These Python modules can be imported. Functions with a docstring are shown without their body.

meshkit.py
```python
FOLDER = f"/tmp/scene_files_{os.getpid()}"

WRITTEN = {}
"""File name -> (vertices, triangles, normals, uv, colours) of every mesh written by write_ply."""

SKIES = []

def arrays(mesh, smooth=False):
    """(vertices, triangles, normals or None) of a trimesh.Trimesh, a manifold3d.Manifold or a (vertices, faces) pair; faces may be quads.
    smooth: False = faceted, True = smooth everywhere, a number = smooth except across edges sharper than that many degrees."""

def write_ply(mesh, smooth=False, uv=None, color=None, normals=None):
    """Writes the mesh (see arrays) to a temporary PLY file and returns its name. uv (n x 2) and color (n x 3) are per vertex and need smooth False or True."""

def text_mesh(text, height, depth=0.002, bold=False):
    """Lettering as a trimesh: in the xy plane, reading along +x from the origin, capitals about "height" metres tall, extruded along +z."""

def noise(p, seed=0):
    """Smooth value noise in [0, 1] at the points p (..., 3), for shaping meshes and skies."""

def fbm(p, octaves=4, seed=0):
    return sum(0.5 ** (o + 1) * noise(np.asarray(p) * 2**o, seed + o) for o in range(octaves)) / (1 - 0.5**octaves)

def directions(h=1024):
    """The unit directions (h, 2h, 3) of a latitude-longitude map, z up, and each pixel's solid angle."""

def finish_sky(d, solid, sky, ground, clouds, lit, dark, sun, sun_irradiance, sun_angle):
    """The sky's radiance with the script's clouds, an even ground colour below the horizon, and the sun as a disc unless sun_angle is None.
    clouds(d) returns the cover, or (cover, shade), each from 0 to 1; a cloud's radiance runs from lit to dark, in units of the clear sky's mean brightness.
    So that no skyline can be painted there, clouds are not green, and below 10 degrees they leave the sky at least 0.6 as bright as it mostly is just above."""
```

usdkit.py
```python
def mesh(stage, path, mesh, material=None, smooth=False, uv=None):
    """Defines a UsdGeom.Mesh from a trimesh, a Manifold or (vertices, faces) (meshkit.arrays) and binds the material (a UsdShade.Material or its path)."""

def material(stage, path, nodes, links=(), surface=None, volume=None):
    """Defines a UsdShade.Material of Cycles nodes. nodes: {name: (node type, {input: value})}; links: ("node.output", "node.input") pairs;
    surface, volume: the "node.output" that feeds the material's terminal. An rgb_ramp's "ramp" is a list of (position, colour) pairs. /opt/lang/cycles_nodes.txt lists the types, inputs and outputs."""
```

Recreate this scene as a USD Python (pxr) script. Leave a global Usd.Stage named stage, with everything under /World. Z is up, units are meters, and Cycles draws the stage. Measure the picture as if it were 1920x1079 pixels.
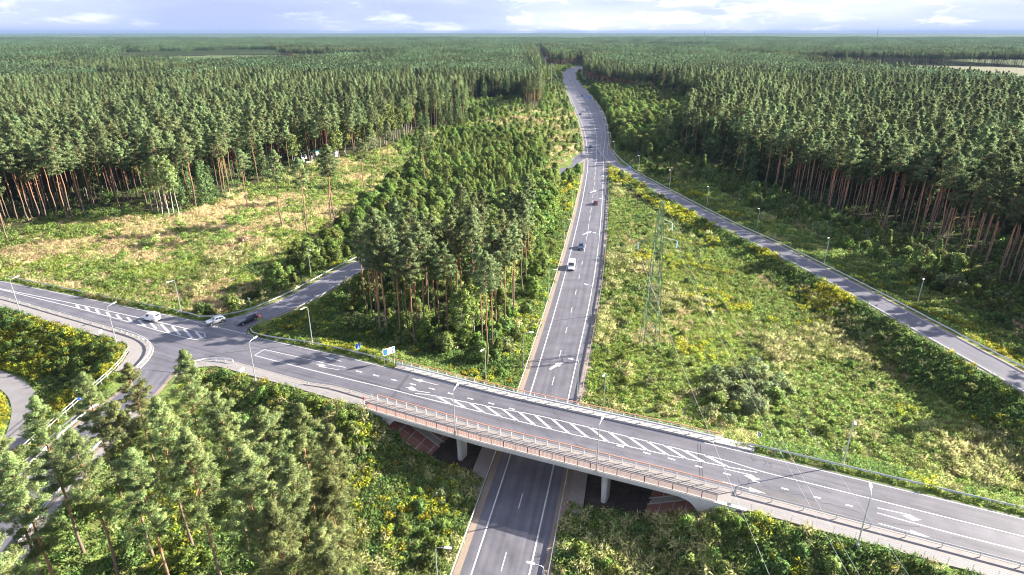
import math
import numpy as np
import shapely
import trimesh
import manifold3d as m3
import mapbox_earcut
from shapely.geometry import Polygon, LineString, Point
from shapely.ops import unary_union
from scipy.interpolate import CubicSpline, RegularGridInterpolator
from scipy.spatial import cKDTree
from pxr import Gf, Sdf, Usd, UsdGeom, UsdLux, UsdShade, Vt
import usdkit
import meshkit

# ------------------------------------------------------------------ camera, sky, sun, exposure
stage = Usd.Stage.CreateInMemory()
UsdGeom.SetStageUpAxis(stage, 'Z')
UsdGeom.SetStageMetersPerUnit(stage, 1.0)
UsdGeom.Xform.Define(stage, '/World')
UsdGeom.Scope.Define(stage, '/World/Looks')
FPX, CAMH = 1170.0, 67.0
PITCH = math.atan(479.5 / FPX)
SUN_AZ, SUN_EL = math.radians(75.3), math.radians(24.5)
SUN_INT, SKY_STR, EXPOSURE = 1.25, 0.062, 2.3
cam = UsdGeom.Camera.Define(stage, '/World/camera')
cam.CreateHorizontalApertureAttr(36.0)
cam.CreateFocalLengthAttr(FPX / 1920 * 36)
cam.CreateClippingRangeAttr(Gf.Vec2f(0.5, 100000))
cam.CreateExposureAttr(EXPOSURE)
cam.AddTranslateOp().Set(Gf.Vec3d(0, 0, CAMH))
cam.AddRotateXOp().Set(90 - math.degrees(PITCH))

SUN_DIR = np.array([math.sin(SUN_AZ) * math.cos(SUN_EL), math.cos(SUN_AZ) * math.cos(SUN_EL), math.sin(SUN_EL)])
sun = UsdLux.DistantLight.Define(stage, '/World/sun')
sun.CreateIntensityAttr(SUN_INT)
sun.CreateNormalizeAttr(True)
sun.CreateAngleAttr(0.5)
sun.CreateColorAttr(Gf.Vec3f(1.0, 0.92, 0.79))
zax = Gf.Vec3d(*SUN_DIR)
sun.AddTransformOp().Set(Gf.Matrix4d(Gf.Rotation(Gf.Vec3d(0, 0, 1), zax), Gf.Vec3d(0, 0, 0)))

usdkit.material(stage, '/World/Looks/sky_light', {
    'tc': ('texture_coordinate', {}),
    'sky': ('sky_texture', {'sky_type': 'single_scattering', 'sun_disc': False, 'sun_elevation': SUN_EL, 'sun_rotation': SUN_AZ,
                            'altitude': 100.0, 'air_density': 1.0, 'aerosol_density': 0.5, 'ozone_density': 2.0}),
    'tint': ('mix_color', {'blend_type': 'multiply', 'fac': 1.0, 'b': (0.84, 0.93, 1.22), 'use_clamp': False}),
    'm1': ('mapping', {'mapping_type': 'point', 'scale': (5.0, 5.0, 26.0), 'location': (2.3, 0.4, 1.15)}),
    'n1': ('noise_texture', {'scale': 1.0, 'detail': 9.0, 'roughness': 0.62, 'distortion': 0.25}),
    'r1': ('rgb_ramp', {'ramp': [(0.28, (0, 0, 0)), (0.42, (1, 1, 1))]}),
    'm2': ('mapping', {'mapping_type': 'point', 'scale': (2.0, 2.0, 13.0), 'location': (-0.4, 3.1, 0.2)}),
    'n2': ('noise_texture', {'scale': 1.0, 'detail': 5.0, 'roughness': 0.5}),
    'r2': ('rgb_ramp', {'ramp': [(0.34, (1.85, 2.2, 3.4)), (0.52, (2.4, 2.75, 3.8)), (0.64, (3.2, 3.45, 4.3))]}),
    'mix': ('mix_color', {'blend_type': 'mix', 'use_clamp': False}),
    'm3': ('mapping', {'mapping_type': 'point', 'scale': (13.0, 13.0, 60.0), 'location': (1.0, 5.0, 0.7)}),
    'n3': ('noise_texture', {'scale': 1.0, 'detail': 9.0, 'roughness': 0.6, 'distortion': 0.4}),
    'r3': ('rgb_ramp', {'ramp': [(0.50, (0, 0, 0)), (0.60, (0.75, 0.75, 0.75)), (0.70, (1, 1, 1))]}),
    'r4': ('rgb_ramp', {'ramp': [(0.44, (0, 0, 0)), (0.56, (1, 1, 1))]}),
    'mk': ('mix_color', {'blend_type': 'multiply', 'fac': 1.0}),
    'puff': ('mix_color', {'blend_type': 'mix', 'use_clamp': False, 'b': (4.4, 4.5, 4.9)}),
    'bg': ('background_shader', {'strength': SKY_STR}),
}, [('sky.color', 'tint.a'), ('tc.generated', 'm1.vector'), ('m1.vector', 'n1.vector'), ('n1.fac', 'r1.fac'), ('tc.generated', 'm2.vector'), ('m2.vector', 'n2.vector'),
    ('n2.fac', 'r2.fac'), ('r1.color', 'mix.fac'), ('tint.result', 'mix.a'), ('r2.color', 'mix.b'), ('tc.generated', 'm3.vector'), ('m3.vector', 'n3.vector'), ('n3.fac', 'r3.fac'), ('n2.fac', 'r4.fac'), ('r3.color', 'mk.a'), ('r4.color', 'mk.b'), ('mk.result', 'puff.fac'), ('mix.result', 'puff.a'), ('puff.result', 'bg.color')], surface='bg.background')
dome = UsdLux.DomeLight.Define(stage, '/World/sky')
dome.CreateIntensityAttr(1.0)
UsdShade.MaterialBindingAPI.Apply(dome.GetPrim()).Bind(UsdShade.Material.Get(stage, '/World/Looks/sky_light'))

# ------------------------------------------------------------------ helpers: names, tags, meshes
_used = {}


def numbered(parent, name):
    k = (parent, name)
    n = _used.get(k, -1) + 1
    _used[k] = n
    return f'{parent}/{name}' if n == 0 else f'{parent}/{name}_{n:03d}'


def tag(prim, label=None, cat=None, group=None, kind=None):
    p = prim.GetPrim() if hasattr(prim, 'GetPrim') else prim
    for k, v in (('label', label), ('category', cat), ('group', group), ('kind', kind)):
        if v:
            p.SetCustomDataByKey(k, v)
    return p


tag(dome, 'pale blue sky with a grey veil and broken white clouds above the horizon', 'sky', None, 'structure')
MATS = {}


def pathof(parent):
    return '/World' if parent is None else (parent if isinstance(parent, str) else str(parent.GetPath()))


def raw(path, V, F, mat, N=None, tint=None, uv=None):
    m = UsdGeom.Mesh.Define(stage, path)
    m.CreatePointsAttr(Vt.Vec3fArray.FromNumpy(np.ascontiguousarray(V, np.float32)))
    F = np.asarray(F, np.int32)
    m.CreateFaceVertexCountsAttr(Vt.IntArray.FromNumpy(np.full(len(F), F.shape[1], np.int32)))
    m.CreateFaceVertexIndicesAttr(Vt.IntArray.FromNumpy(np.ascontiguousarray(F).ravel()))
    m.CreateSubdivisionSchemeAttr('none')
    if N is not None:
        m.CreateNormalsAttr(Vt.Vec3fArray.FromNumpy(np.ascontiguousarray(N, np.float32)))
        m.SetNormalsInterpolation('vertex')
    api = UsdGeom.PrimvarsAPI(m)
    if tint is not None:
        api.CreatePrimvar('tint', Sdf.ValueTypeNames.Color3fArray, 'vertex').Set(Vt.Vec3fArray.FromNumpy(np.ascontiguousarray(tint, np.float32)))
    if uv is not None:
        api.CreatePrimvar('st', Sdf.ValueTypeNames.TexCoord2fArray, 'vertex').Set(Vt.Vec2fArray.FromNumpy(np.ascontiguousarray(uv, np.float32)))
    UsdShade.MaterialBindingAPI.Apply(m.GetPrim()).Bind(MATS[mat])
    return m.GetPrim()


def part(name, mesh, mat, parent=None, smooth=35):
    """One named Mesh prim under parent (or top level)."""
    return usdkit.mesh(stage, numbered(pathof(parent), name), mesh, MATS[mat], smooth=smooth).GetPrim()


def rawpart(name, V, F, mat, parent=None, **kw):
    return raw(numbered(pathof(parent), name), V, F, mat, **kw)


def thing(name, label, cat, loc=(0, 0, 0), rz=0.0, group=None, kind=None):
    x = UsdGeom.Xform.Define(stage, numbered('/World', name))
    if any(loc) or rz:
        x.AddTranslateOp().Set(Gf.Vec3d(*map(float, loc)))
        if rz:
            x.AddRotateZOp().Set(math.degrees(rz))
    return tag(x, label, cat, group, kind)


def copy_of(cls, name, label, cat, loc, rz=0.0, scale=(1, 1, 1), group=None, tilt=None):
    x = UsdGeom.Xform.Define(stage, numbered('/World', name))
    x.AddTranslateOp().Set(Gf.Vec3d(*map(float, loc)))
    if tilt is not None:
        x.AddRotateXYZOp().Set(Gf.Vec3f(tilt[0], tilt[1], math.degrees(rz)))
    else:
        x.AddRotateZOp().Set(math.degrees(rz))
    x.AddScaleOp().Set(Gf.Vec3f(*map(float, scale)))
    x.GetPrim().GetReferences().AddInternalReference(cls)
    x.GetPrim().SetInstanceable(True)
    return tag(x, label, cat, group)


def box(cx, cy, cz, sx, sy, sz, rz=0.0):
    b = trimesh.creation.box((sx, sy, sz))
    if rz:
        b.apply_transform(trimesh.transformations.rotation_matrix(rz, (0, 0, 1)))
    b.apply_translation((cx, cy, cz))
    return b


def rbox(sx, sy, sz, r, c=(0, 0, 0)):
    """Rounded box by a hull of eight small spheres."""
    s = m3.Manifold.sphere(r, 10)
    ms = [s.translate((x, y, z)) for x in (-sx / 2 + r, sx / 2 - r) for y in (-sy / 2 + r, sy / 2 - r) for z in (-sz / 2 + r, sz / 2 - r)]
    return m3.Manifold.batch_hull(ms).translate(c)


def man2tri(m):
    t = m.to_mesh()
    return trimesh.Trimesh(np.array(t.vert_properties[:, :3]), np.array(t.tri_verts), process=False)


def hull(points):
    return trimesh.convex.convex_hull(np.asarray(points, float))


def tube(pts, r, n=6, caps=True):
    """Tapered tube along points; r a number or one radius for each point."""
    pts = np.asarray(pts, float)
    r = np.broadcast_to(np.asarray(r, float), (len(pts),))
    T = np.gradient(pts, axis=0)
    T /= np.linalg.norm(T, axis=1, keepdims=True) + 1e-12
    ref = np.array([0, 0, 1.0]) if abs(T[0, 2]) < 0.9 else np.array([1.0, 0, 0])
    A = np.cross(T, ref)
    A /= np.linalg.norm(A, axis=1, keepdims=True) + 1e-12
    B = np.cross(T, A)
    a = np.linspace(0, 2 * np.pi, n, endpoint=False)
    V = (pts[:, None] + r[:, None, None] * (np.cos(a)[None, :, None] * A[:, None] + np.sin(a)[None, :, None] * B[:, None])).reshape(-1, 3)
    F = []
    for i in range(len(pts) - 1):
        for k in range(n):
            a0, a1, b0, b1 = i * n + k, i * n + (k + 1) % n, (i + 1) * n + k, (i + 1) * n + (k + 1) % n
            F += [(a0, b0, b1), (a0, b1, a1)]
    if caps:
        c0, c1 = len(V), len(V) + 1
        V = np.vstack([V, pts[0], pts[-1]])
        m = (len(pts) - 1) * n
        for k in range(n):
            F += [(c0, k, (k + 1) % n), (c1, m + (k + 1) % n, m + k)]
    return trimesh.Trimesh(V, np.array(F), process=False)


def cat_(ms):
    return trimesh.util.concatenate(list(ms))


def sm(x, a, b):
    t = np.clip((np.asarray(x, float) - a) / (b - a), 0, 1)
    return t * t * (3 - 2 * t)


# ------------------------------------------------------------------ survey: a place of the photograph on a level z
def G(x, y, z=0.0):
    u, v = (np.asarray(x, float) - 960) / FPX, (539.5 - np.asarray(y, float)) / FPX
    dy, dz = math.cos(PITCH) + v * math.sin(PITCH), -math.sin(PITCH) + v * math.cos(PITCH)
    t = (np.asarray(z, float) - CAMH) / dz
    return np.stack([u * t, dy * t, CAMH + dz * t], -1)


def P(q):
    q = np.asarray(q, float) - [0, 0, CAMH]
    fw = q[..., 1] * math.cos(PITCH) - q[..., 2] * math.sin(PITCH)
    up = q[..., 1] * math.sin(PITCH) + q[..., 2] * math.cos(PITCH)
    fw = np.maximum(fw, 1e-3)
    return 960 + FPX * q[..., 0] / fw, 539.5 - FPX * up / fw


def GL(pts, z=0.0):
    pts = np.asarray(pts, float)
    return G(pts[:, 0], pts[:, 1], z if np.ndim(z) == 0 else np.asarray(z, float))


def spline(pts, step=2.0, closed=False):
    """Smooth resampling of a 2-D or 3-D polyline, every `step` metres."""
    pts = np.asarray(pts, float)
    s = np.r_[0, np.cumsum(np.linalg.norm(np.diff(pts[:, :2], axis=0), axis=1))]
    q = np.linspace(0, s[-1], max(2, int(s[-1] / step) + 1))
    from scipy.interpolate import PchipInterpolator
    return np.stack([PchipInterpolator(s, pts[:, k])(q) for k in range(pts.shape[1])], 1)


def resample(pts, step):
    pts = np.asarray(pts, float)
    s = np.r_[0, np.cumsum(np.linalg.norm(np.diff(pts[:, :2], axis=0), axis=1))]
    q = np.linspace(0, s[-1], max(2, int(round(s[-1] / step)) + 1))
    return np.stack([np.interp(q, s, pts[:, k]) for k in range(pts.shape[1])], 1)


def nrm2(pts):
    """Unit normals to the right of the way of travel."""
    T = np.gradient(np.asarray(pts)[:, :2], axis=0)
    T /= np.linalg.norm(T, axis=1, keepdims=True) + 1e-12
    return np.stack([T[:, 1], -T[:, 0]], 1)


def offs(pts, d, dz=0.0):
    out = np.array(pts, float)
    out[:, :2] += nrm2(pts) * (d if np.ndim(d) == 0 else np.asarray(d)[:, None])
    if out.shape[1] > 2:
        out[:, 2] += dz
    return out


def strip(L, R):
    """Quad strip between two polylines with as many points; faces up when R lies right of L."""
    n = len(L)
    V = np.vstack([L, R])
    i = np.arange(n - 1)
    F = np.vstack([np.stack([i, n + i, n + i + 1], 1), np.stack([i, n + i + 1, i + 1], 1)])
    return V, F


def ribbon(pts, w, dz=0.0):
    return strip(offs(pts, -w / 2, dz), offs(pts, w / 2, dz))


def sweep(pts, profile, dz=0.0):
    """Closed profile [(across, up)] swept along a 3-D polyline (across is right of travel)."""
    pts = np.asarray(pts, float)
    N = nrm2(pts)
    pr = np.asarray(profile, float)
    k = len(pr)
    V = np.zeros((len(pts), k, 3))
    V[:, :, :2] = pts[:, None, :2] + N[:, None] * pr[None, :, :1]
    V[:, :, 2] = pts[:, None, 2] + pr[None, :, 1] + dz
    V = V.reshape(-1, 3)
    F = []
    for i in range(len(pts) - 1):
        for j in range(k):
            a, b, c, d = i * k + j, i * k + (j + 1) % k, (i + 1) * k + (j + 1) % k, (i + 1) * k + j
            F += [(a, b, c), (a, c, d)]
    cap = mapbox_earcut.triangulate_float64(np.ascontiguousarray(pr), np.array([k], np.uint32)).reshape(-1, 3).astype(int)
    m = (len(pts) - 1) * k
    F = np.vstack([np.array(F), cap, cap[:, ::-1] + m])
    t = trimesh.Trimesh(V, F, process=False)
    if t.volume < 0:
        t.invert()
    return t


def flat(poly, z):
    """Shapely polygon laid flat, facing up."""
    Vs, Fs, n = [], [], 0
    for g in getattr(poly, 'geoms', [poly]):
        if g.is_empty or g.area < 1e-6:
            continue
        v, f = trimesh.creation.triangulate_polygon(g, engine='earcut')
        v = np.c_[v, np.full(len(v), z)]
        c = np.cross(v[f[:, 1]] - v[f[:, 0]], v[f[:, 2]] - v[f[:, 0]])[:, 2]
        f = np.where((c < 0)[:, None], f[:, ::-1], f)
        Vs.append(v)
        Fs.append(f + n)
        n += len(v)
    return np.vstack(Vs), np.vstack(Fs)


# ------------------------------------------------------------------ materials
def plain(name, col, rough=0.6, metal=0.0, var=0.12, scale=6.0, **kw):
    """A principled surface whose colour is worn by two sizes of noise."""
    c = np.asarray(col, float)
    MATS[name] = usdkit.material(stage, f'/World/Looks/{name}', {
        'g': ('geometry', {}), 'n': ('noise_texture', {'scale': scale, 'detail': 6.0, 'roughness': 0.65}),
        'r': ('rgb_ramp', {'ramp': [(0.3, tuple(c * (1 - var))), (0.7, tuple(np.minimum(c * (1 + var), 0.95)))]}),
        'p': ('principled_bsdf', {'roughness': rough, 'metallic': metal, **kw})},
        [('g.position', 'n.vector'), ('n.fac', 'r.fac'), ('r.color', 'p.base_color')], surface='p.BSDF')


def leafy(name, transl=0.3, var=0.35, rough=0.55, noise_scale=0.22):
    """Foliage and ground cover: the mesh's own tint, varied from plant to plant and from leaf to leaf."""
    MATS[name] = usdkit.material(stage, f'/World/Looks/{name}', {
        'a': ('attribute', {'attribute': 'tint'}), 'g': ('geometry', {}), 'o': ('object_info', {}),
        'n': ('noise_texture', {'scale': noise_scale, 'detail': 3.0}),
        'v1': ('map_range', {'range_type': 'linear', 'from_min': 0.25, 'from_max': 0.75, 'to_min': 1 - var, 'to_max': 1 + var}),
        'v2': ('map_range', {'range_type': 'linear', 'from_min': 0.0, 'from_max': 1.0, 'to_min': 0.78, 'to_max': 1.22}),
        'h': ('map_range', {'range_type': 'linear', 'from_min': 0.0, 'from_max': 1.0, 'to_min': 0.478, 'to_max': 0.522}),
        'm': ('math', {'math_type': 'multiply'}), 'mm': ('math', {'math_type': 'multiply'}),
        'ns': ('noise_texture', {'scale': 0.011, 'detail': 2.0}), 'v3': ('map_range', {'range_type': 'linear', 'from_min': 0.3, 'from_max': 0.7, 'to_min': 0.76, 'to_max': 1.24}),
        'hsv': ('hsv', {'saturation': 1.0, 'fac': 1.0}),
        'p': ('principled_bsdf', {'roughness': 0.8, 'specular_ior_level': 0.06}),
        't': ('translucent_bsdf', {}), 'mx': ('mix_closure', {'fac': transl})},
        [('a.color', 'hsv.color'), ('g.position', 'n.vector'), ('n.fac', 'v1.value'), ('o.random', 'v2.value'), ('o.random', 'h.value'), ('h.result', 'hsv.hue'),
         ('v1.result', 'm.value1'), ('v2.result', 'm.value2'), ('g.position', 'ns.vector'), ('ns.fac', 'v3.value'), ('m.value', 'mm.value1'), ('v3.result', 'mm.value2'), ('mm.value', 'hsv.value'), ('hsv.color', 'p.base_color'), ('hsv.color', 't.color'),
         ('p.BSDF', 'mx.closure1'), ('t.BSDF', 'mx.closure2')], surface='mx.closure')


leafy('foliage', 0.22)
leafy('herbage', 0.3, 0.2, 0.6, 0.35)
MATS['bark'] = usdkit.material(stage, '/World/Looks/bark', {
    'a': ('attribute', {'attribute': 'tint'}), 'g': ('geometry', {}), 'mp': ('mapping', {'mapping_type': 'point', 'scale': (5, 5, 1.2)}),
    'n': ('noise_texture', {'scale': 1.6, 'detail': 6.0, 'roughness': 0.7}),
    'v': ('map_range', {'range_type': 'linear', 'from_min': 0.25, 'from_max': 0.75, 'to_min': 0.55, 'to_max': 1.45}),
    'hsv': ('hsv', {'hue': 0.5, 'saturation': 1.0, 'fac': 1.0}), 'b': ('bump', {'strength': 0.6, 'distance': 0.04}),
    'p': ('principled_bsdf', {'roughness': 0.85, 'specular_ior_level': 0.2})},
    [('a.color', 'hsv.color'), ('g.position', 'mp.vector'), ('mp.vector', 'n.vector'), ('n.fac', 'v.value'), ('v.result', 'hsv.value'), ('n.fac', 'b.height'), ('b.normal', 'p.normal'),
     ('hsv.color', 'p.base_color')], surface='p.BSDF')
MATS['earth'] = usdkit.material(stage, '/World/Looks/earth', {
    'a': ('attribute', {'attribute': 'tint'}), 'g': ('geometry', {}),
    'n': ('noise_texture', {'scale': 0.35, 'detail': 8.0, 'roughness': 0.7}), 'n2': ('noise_texture', {'scale': 2.6, 'detail': 5.0, 'roughness': 0.7}),
    'v': ('map_range', {'range_type': 'linear', 'from_min': 0.25, 'from_max': 0.75, 'to_min': 0.55, 'to_max': 1.45}),
    'v2': ('map_range', {'range_type': 'linear', 'from_min': 0.25, 'from_max': 0.75, 'to_min': 0.6, 'to_max': 1.4}),
    'm': ('math', {'math_type': 'multiply'}), 'hsv': ('hsv', {'hue': 0.5, 'saturation': 1.0, 'fac': 1.0}),
    'b': ('bump', {'strength': 1.0, 'distance': 0.35}), 'p': ('principled_bsdf', {'roughness': 0.95, 'specular_ior_level': 0.1})},
    [('a.color', 'hsv.color'), ('g.position', 'n.vector'), ('g.position', 'n2.vector'), ('n.fac', 'v.value'), ('n2.fac', 'v2.value'), ('v.result', 'm.value1'), ('v2.result', 'm.value2'),
     ('m.value', 'hsv.value'), ('n2.fac', 'b.height'), ('b.normal', 'p.normal'), ('hsv.color', 'p.base_color')], surface='p.BSDF')


def asphalt(name, lo, hi, streak=0.18):
    """Worn asphalt: patches, fine grain and streaks along the lanes (st: metres across, metres along)."""
    MATS[name] = usdkit.material(stage, f'/World/Looks/{name}', {
        'g': ('geometry', {}), 'uv': ('attribute', {'attribute': 'st'}), 'mp': ('mapping', {'mapping_type': 'point', 'scale': (1.1, 0.02, 1.0)}),
        'n': ('noise_texture', {'scale': 0.25, 'detail': 7.0, 'roughness': 0.65}), 'f': ('noise_texture', {'scale': 9.0, 'detail': 4.0, 'roughness': 0.8}),
        's': ('noise_texture', {'scale': 1.0, 'detail': 3.0, 'roughness': 0.6}),
        'r': ('rgb_ramp', {'ramp': [(0.3, lo), (0.7, hi)]}),
        'vs': ('map_range', {'range_type': 'linear', 'from_min': 0.3, 'from_max': 0.7, 'to_min': 1 - streak, 'to_max': 1 + streak}),
        'vf': ('map_range', {'range_type': 'linear', 'from_min': 0.25, 'from_max': 0.75, 'to_min': 0.86, 'to_max': 1.14}),
        'm': ('math', {'math_type': 'multiply'}), 'hsv': ('hsv', {'hue': 0.5, 'saturation': 1.0, 'fac': 1.0}),
        'p': ('principled_bsdf', {'roughness': 0.55, 'specular_ior_level': 0.5})},
        [('g.position', 'n.vector'), ('g.position', 'f.vector'), ('uv.vector', 'mp.vector'), ('mp.vector', 's.vector'), ('n.fac', 'r.fac'), ('s.fac', 'vs.value'), ('f.fac', 'vf.value'),
         ('vs.result', 'm.value1'), ('vf.result', 'm.value2'), ('m.value', 'hsv.value'), ('r.color', 'hsv.color'), ('hsv.color', 'p.base_color')], surface='p.BSDF')


asphalt('asphalt', (0.072, 0.070, 0.085), (0.116, 0.111, 0.130), 0.26)
asphalt('asphalt_slip', (0.074, 0.073, 0.092), (0.106, 0.103, 0.128), 0.16)
plain('path_asphalt', (0.15, 0.142, 0.148), 0.85, var=0.15, scale=0.5)
plain('road_paint', (0.42, 0.42, 0.425), 0.6, var=0.32, scale=2.2)
plain('tar', (0.045, 0.043, 0.048), 0.5, var=0.2)
plain('concrete', (0.27, 0.25, 0.235), 0.8, var=0.14, scale=1.2)
plain('concrete_slab', (0.205, 0.188, 0.182), 0.85, var=0.12, scale=0.9)
plain('concrete_white', (0.385, 0.375, 0.35), 0.7, var=0.08, scale=0.7)
plain('gravel', (0.21, 0.165, 0.13), 0.95, var=0.3, scale=7.0)
plain('cobble', (0.22, 0.19, 0.18), 0.9, var=0.45, scale=9.0)
plain('red_paving', (0.20, 0.085, 0.07), 0.85, var=0.28, scale=3.0)
plain('galvanised', (0.50, 0.51, 0.52), 0.45, 0.75, var=0.12, scale=2.0)
plain('steel_white', (0.62, 0.63, 0.64), 0.45, 0.2, var=0.08)
plain('dark_steel', (0.05, 0.05, 0.055), 0.55, 0.3)
plain('orange_paint', (0.36, 0.185, 0.115), 0.5, var=0.12)
plain('red_bars', (0.40, 0.22, 0.18), 0.55, var=0.1)
plain('green_paint', (0.12, 0.19, 0.10), 0.6, var=0.2, scale=2.0)
plain('lamp_white', (0.80, 0.80, 0.78), 0.35, var=0.04)
plain('sign_blue', (0.03, 0.13, 0.50), 0.4, var=0.05)
plain('sign_white', (0.80, 0.80, 0.79), 0.4, var=0.04)
plain('sign_red', (0.60, 0.03, 0.03), 0.4, var=0.05)
plain('sign_green', (0.02, 0.25, 0.12), 0.4, var=0.05)
plain('sign_back', (0.50, 0.50, 0.50), 0.5, 0.3, var=0.06)
plain('tyre', (0.02, 0.02, 0.02), 0.8)
plain('rim_metal', (0.55, 0.55, 0.56), 0.3, 0.8)
plain('black_plastic', (0.025, 0.025, 0.027), 0.55)
plain('tail_red', (0.45, 0.02, 0.02), 0.25)
plain('head_lens', (0.75, 0.77, 0.80), 0.1, 0.3)
plain('insulator', (0.45, 0.60, 0.72), 0.15, var=0.05)
plain('wire_metal', (0.55, 0.55, 0.56), 0.4, 0.4)
plain('timber', (0.33, 0.24, 0.16), 0.85, var=0.25, scale=2.0)
plain('root_earth', (0.16, 0.10, 0.07), 0.95, var=0.4, scale=2.0)
plain('brushwood', (0.42, 0.30, 0.20), 0.95, var=0.3, scale=3.0)
plain('cabin_white', (0.6, 0.61, 0.62), 0.6, var=0.06)
plain('teal_sheet', (0.05, 0.36, 0.36), 0.5, var=0.12)
plain('red_sheet', (0.5, 0.06, 0.06), 0.5)
plain('skin', (0.55, 0.36, 0.27), 0.6, var=0.05)
plain('maroon_cloth', (0.14, 0.02, 0.03), 0.85)
plain('pale_cloth', (0.62, 0.62, 0.66), 0.85)
plain('dark_hair', (0.03, 0.02, 0.015), 0.6)
plain('dog_fur', (0.20, 0.08, 0.04), 0.85, var=0.25)
for nm, c, met in (('paint_white', (0.55, 0.55, 0.555), 0), ('paint_silver', (0.34, 0.36, 0.39), 0.5), ('paint_black', (0.03, 0.036, 0.055), 0.1), ('paint_blue', (0.03, 0.05, 0.10), 0.2), ('paint_maroon', (0.12, 0.02, 0.025), 0.2)):
    plain(nm, c, 0.28, met, var=0.03, coat_weight=0.6)
MATS['car_glass'] = usdkit.material(stage, '/World/Looks/car_glass', {
    'n': ('noise_texture', {'scale': 2.0}), 'r': ('rgb_ramp', {'ramp': [(0.3, (0.012, 0.016, 0.022)), (0.7, (0.022, 0.028, 0.036))]}),
    'p': ('principled_bsdf', {'roughness': 0.06, 'specular_ior_level': 0.8})}, [('n.fac', 'r.fac'), ('r.color', 'p.base_color')], surface='p.BSDF')

# ------------------------------------------------------------------ main road (level 0)
ZO = 6.5                                                                     # level of the overpass
mainL = G(*np.array([(848, 1500), (870, 1200), (883, 1079), (955, 860), (1000, 720), (1070, 473), (1095, 360), (1102.5, 300), (1094, 242), (1079, 203), (1066, 171), (1058, 148), (1063, 132), (1085, 124)], float).T)
mainR = G(*np.array([(1020, 1500), (1003, 1200), (992, 1079), (1040, 865), (1073, 713), (1113, 527), (1130, 360), (1131, 300), (1134, 242), (1121, 203), (1096, 171), (1078, 148), (1083, 132), (1100, 125)], float).T)
mainL[0] = mainL[2] + (mainL[2] - mainL[4]) * 1.2
mainR[0] = mainR[2] + (mainR[2] - mainR[4]) * 1.2
mainL, mainR = np.delete(mainL, 1, 0), np.delete(mainR, 1, 0)
# a common measure along the road: left and right edges paired by the fraction of their length near, by the photograph's rows further out
mainL, mainR = spline(mainL, 3.0), spline(mainR, 3.0)


def pair(A, B, step=3.0):
    """Pairs two edges by nearest points of a midline and returns left, right, mid with as many points."""
    A, B = resample(A, 1.0), resample(B, 1.0)
    t = cKDTree(B[:, :2])
    d, k = t.query(A[:, :2])
    mid = (A + B[k]) / 2
    mid = spline(resample(mid, 25.0), step)
    N = nrm2(mid)
    def cut(C):
        dd, kk = cKDTree(C[:, :2]).query(mid[:, :2])
        off = ((C[kk, :2] - mid[:, :2]) * N).sum(1)
        from scipy.ndimage import gaussian_filter1d
        return gaussian_filter1d(off, 4, mode='nearest')
    oa, ob = cut(A), cut(B)
    return mid, oa, ob


MID, OL, OR = pair(mainL, mainR)
MS = np.r_[0, np.cumsum(np.linalg.norm(np.diff(MID[:, :2], axis=0), axis=1))]
MID[:, 2] = 0


def along(pts, a, wid_l, wid_r, z, name, mat, parent=None):
    L, R = offs(pts, wid_l), offs(pts, wid_r)
    L[:, 2] = R[:, 2] = z if np.ndim(z) == 0 else z
    V, F = strip(L, R)
    w = np.broadcast_to(np.asarray(wid_l, float), (len(pts),)), np.broadcast_to(np.asarray(wid_r, float), (len(pts),))
    uv = np.vstack([np.c_[w[0], a], np.c_[w[1], a]])
    return rawpart(name, V, F, mat, parent, uv=uv)


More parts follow.
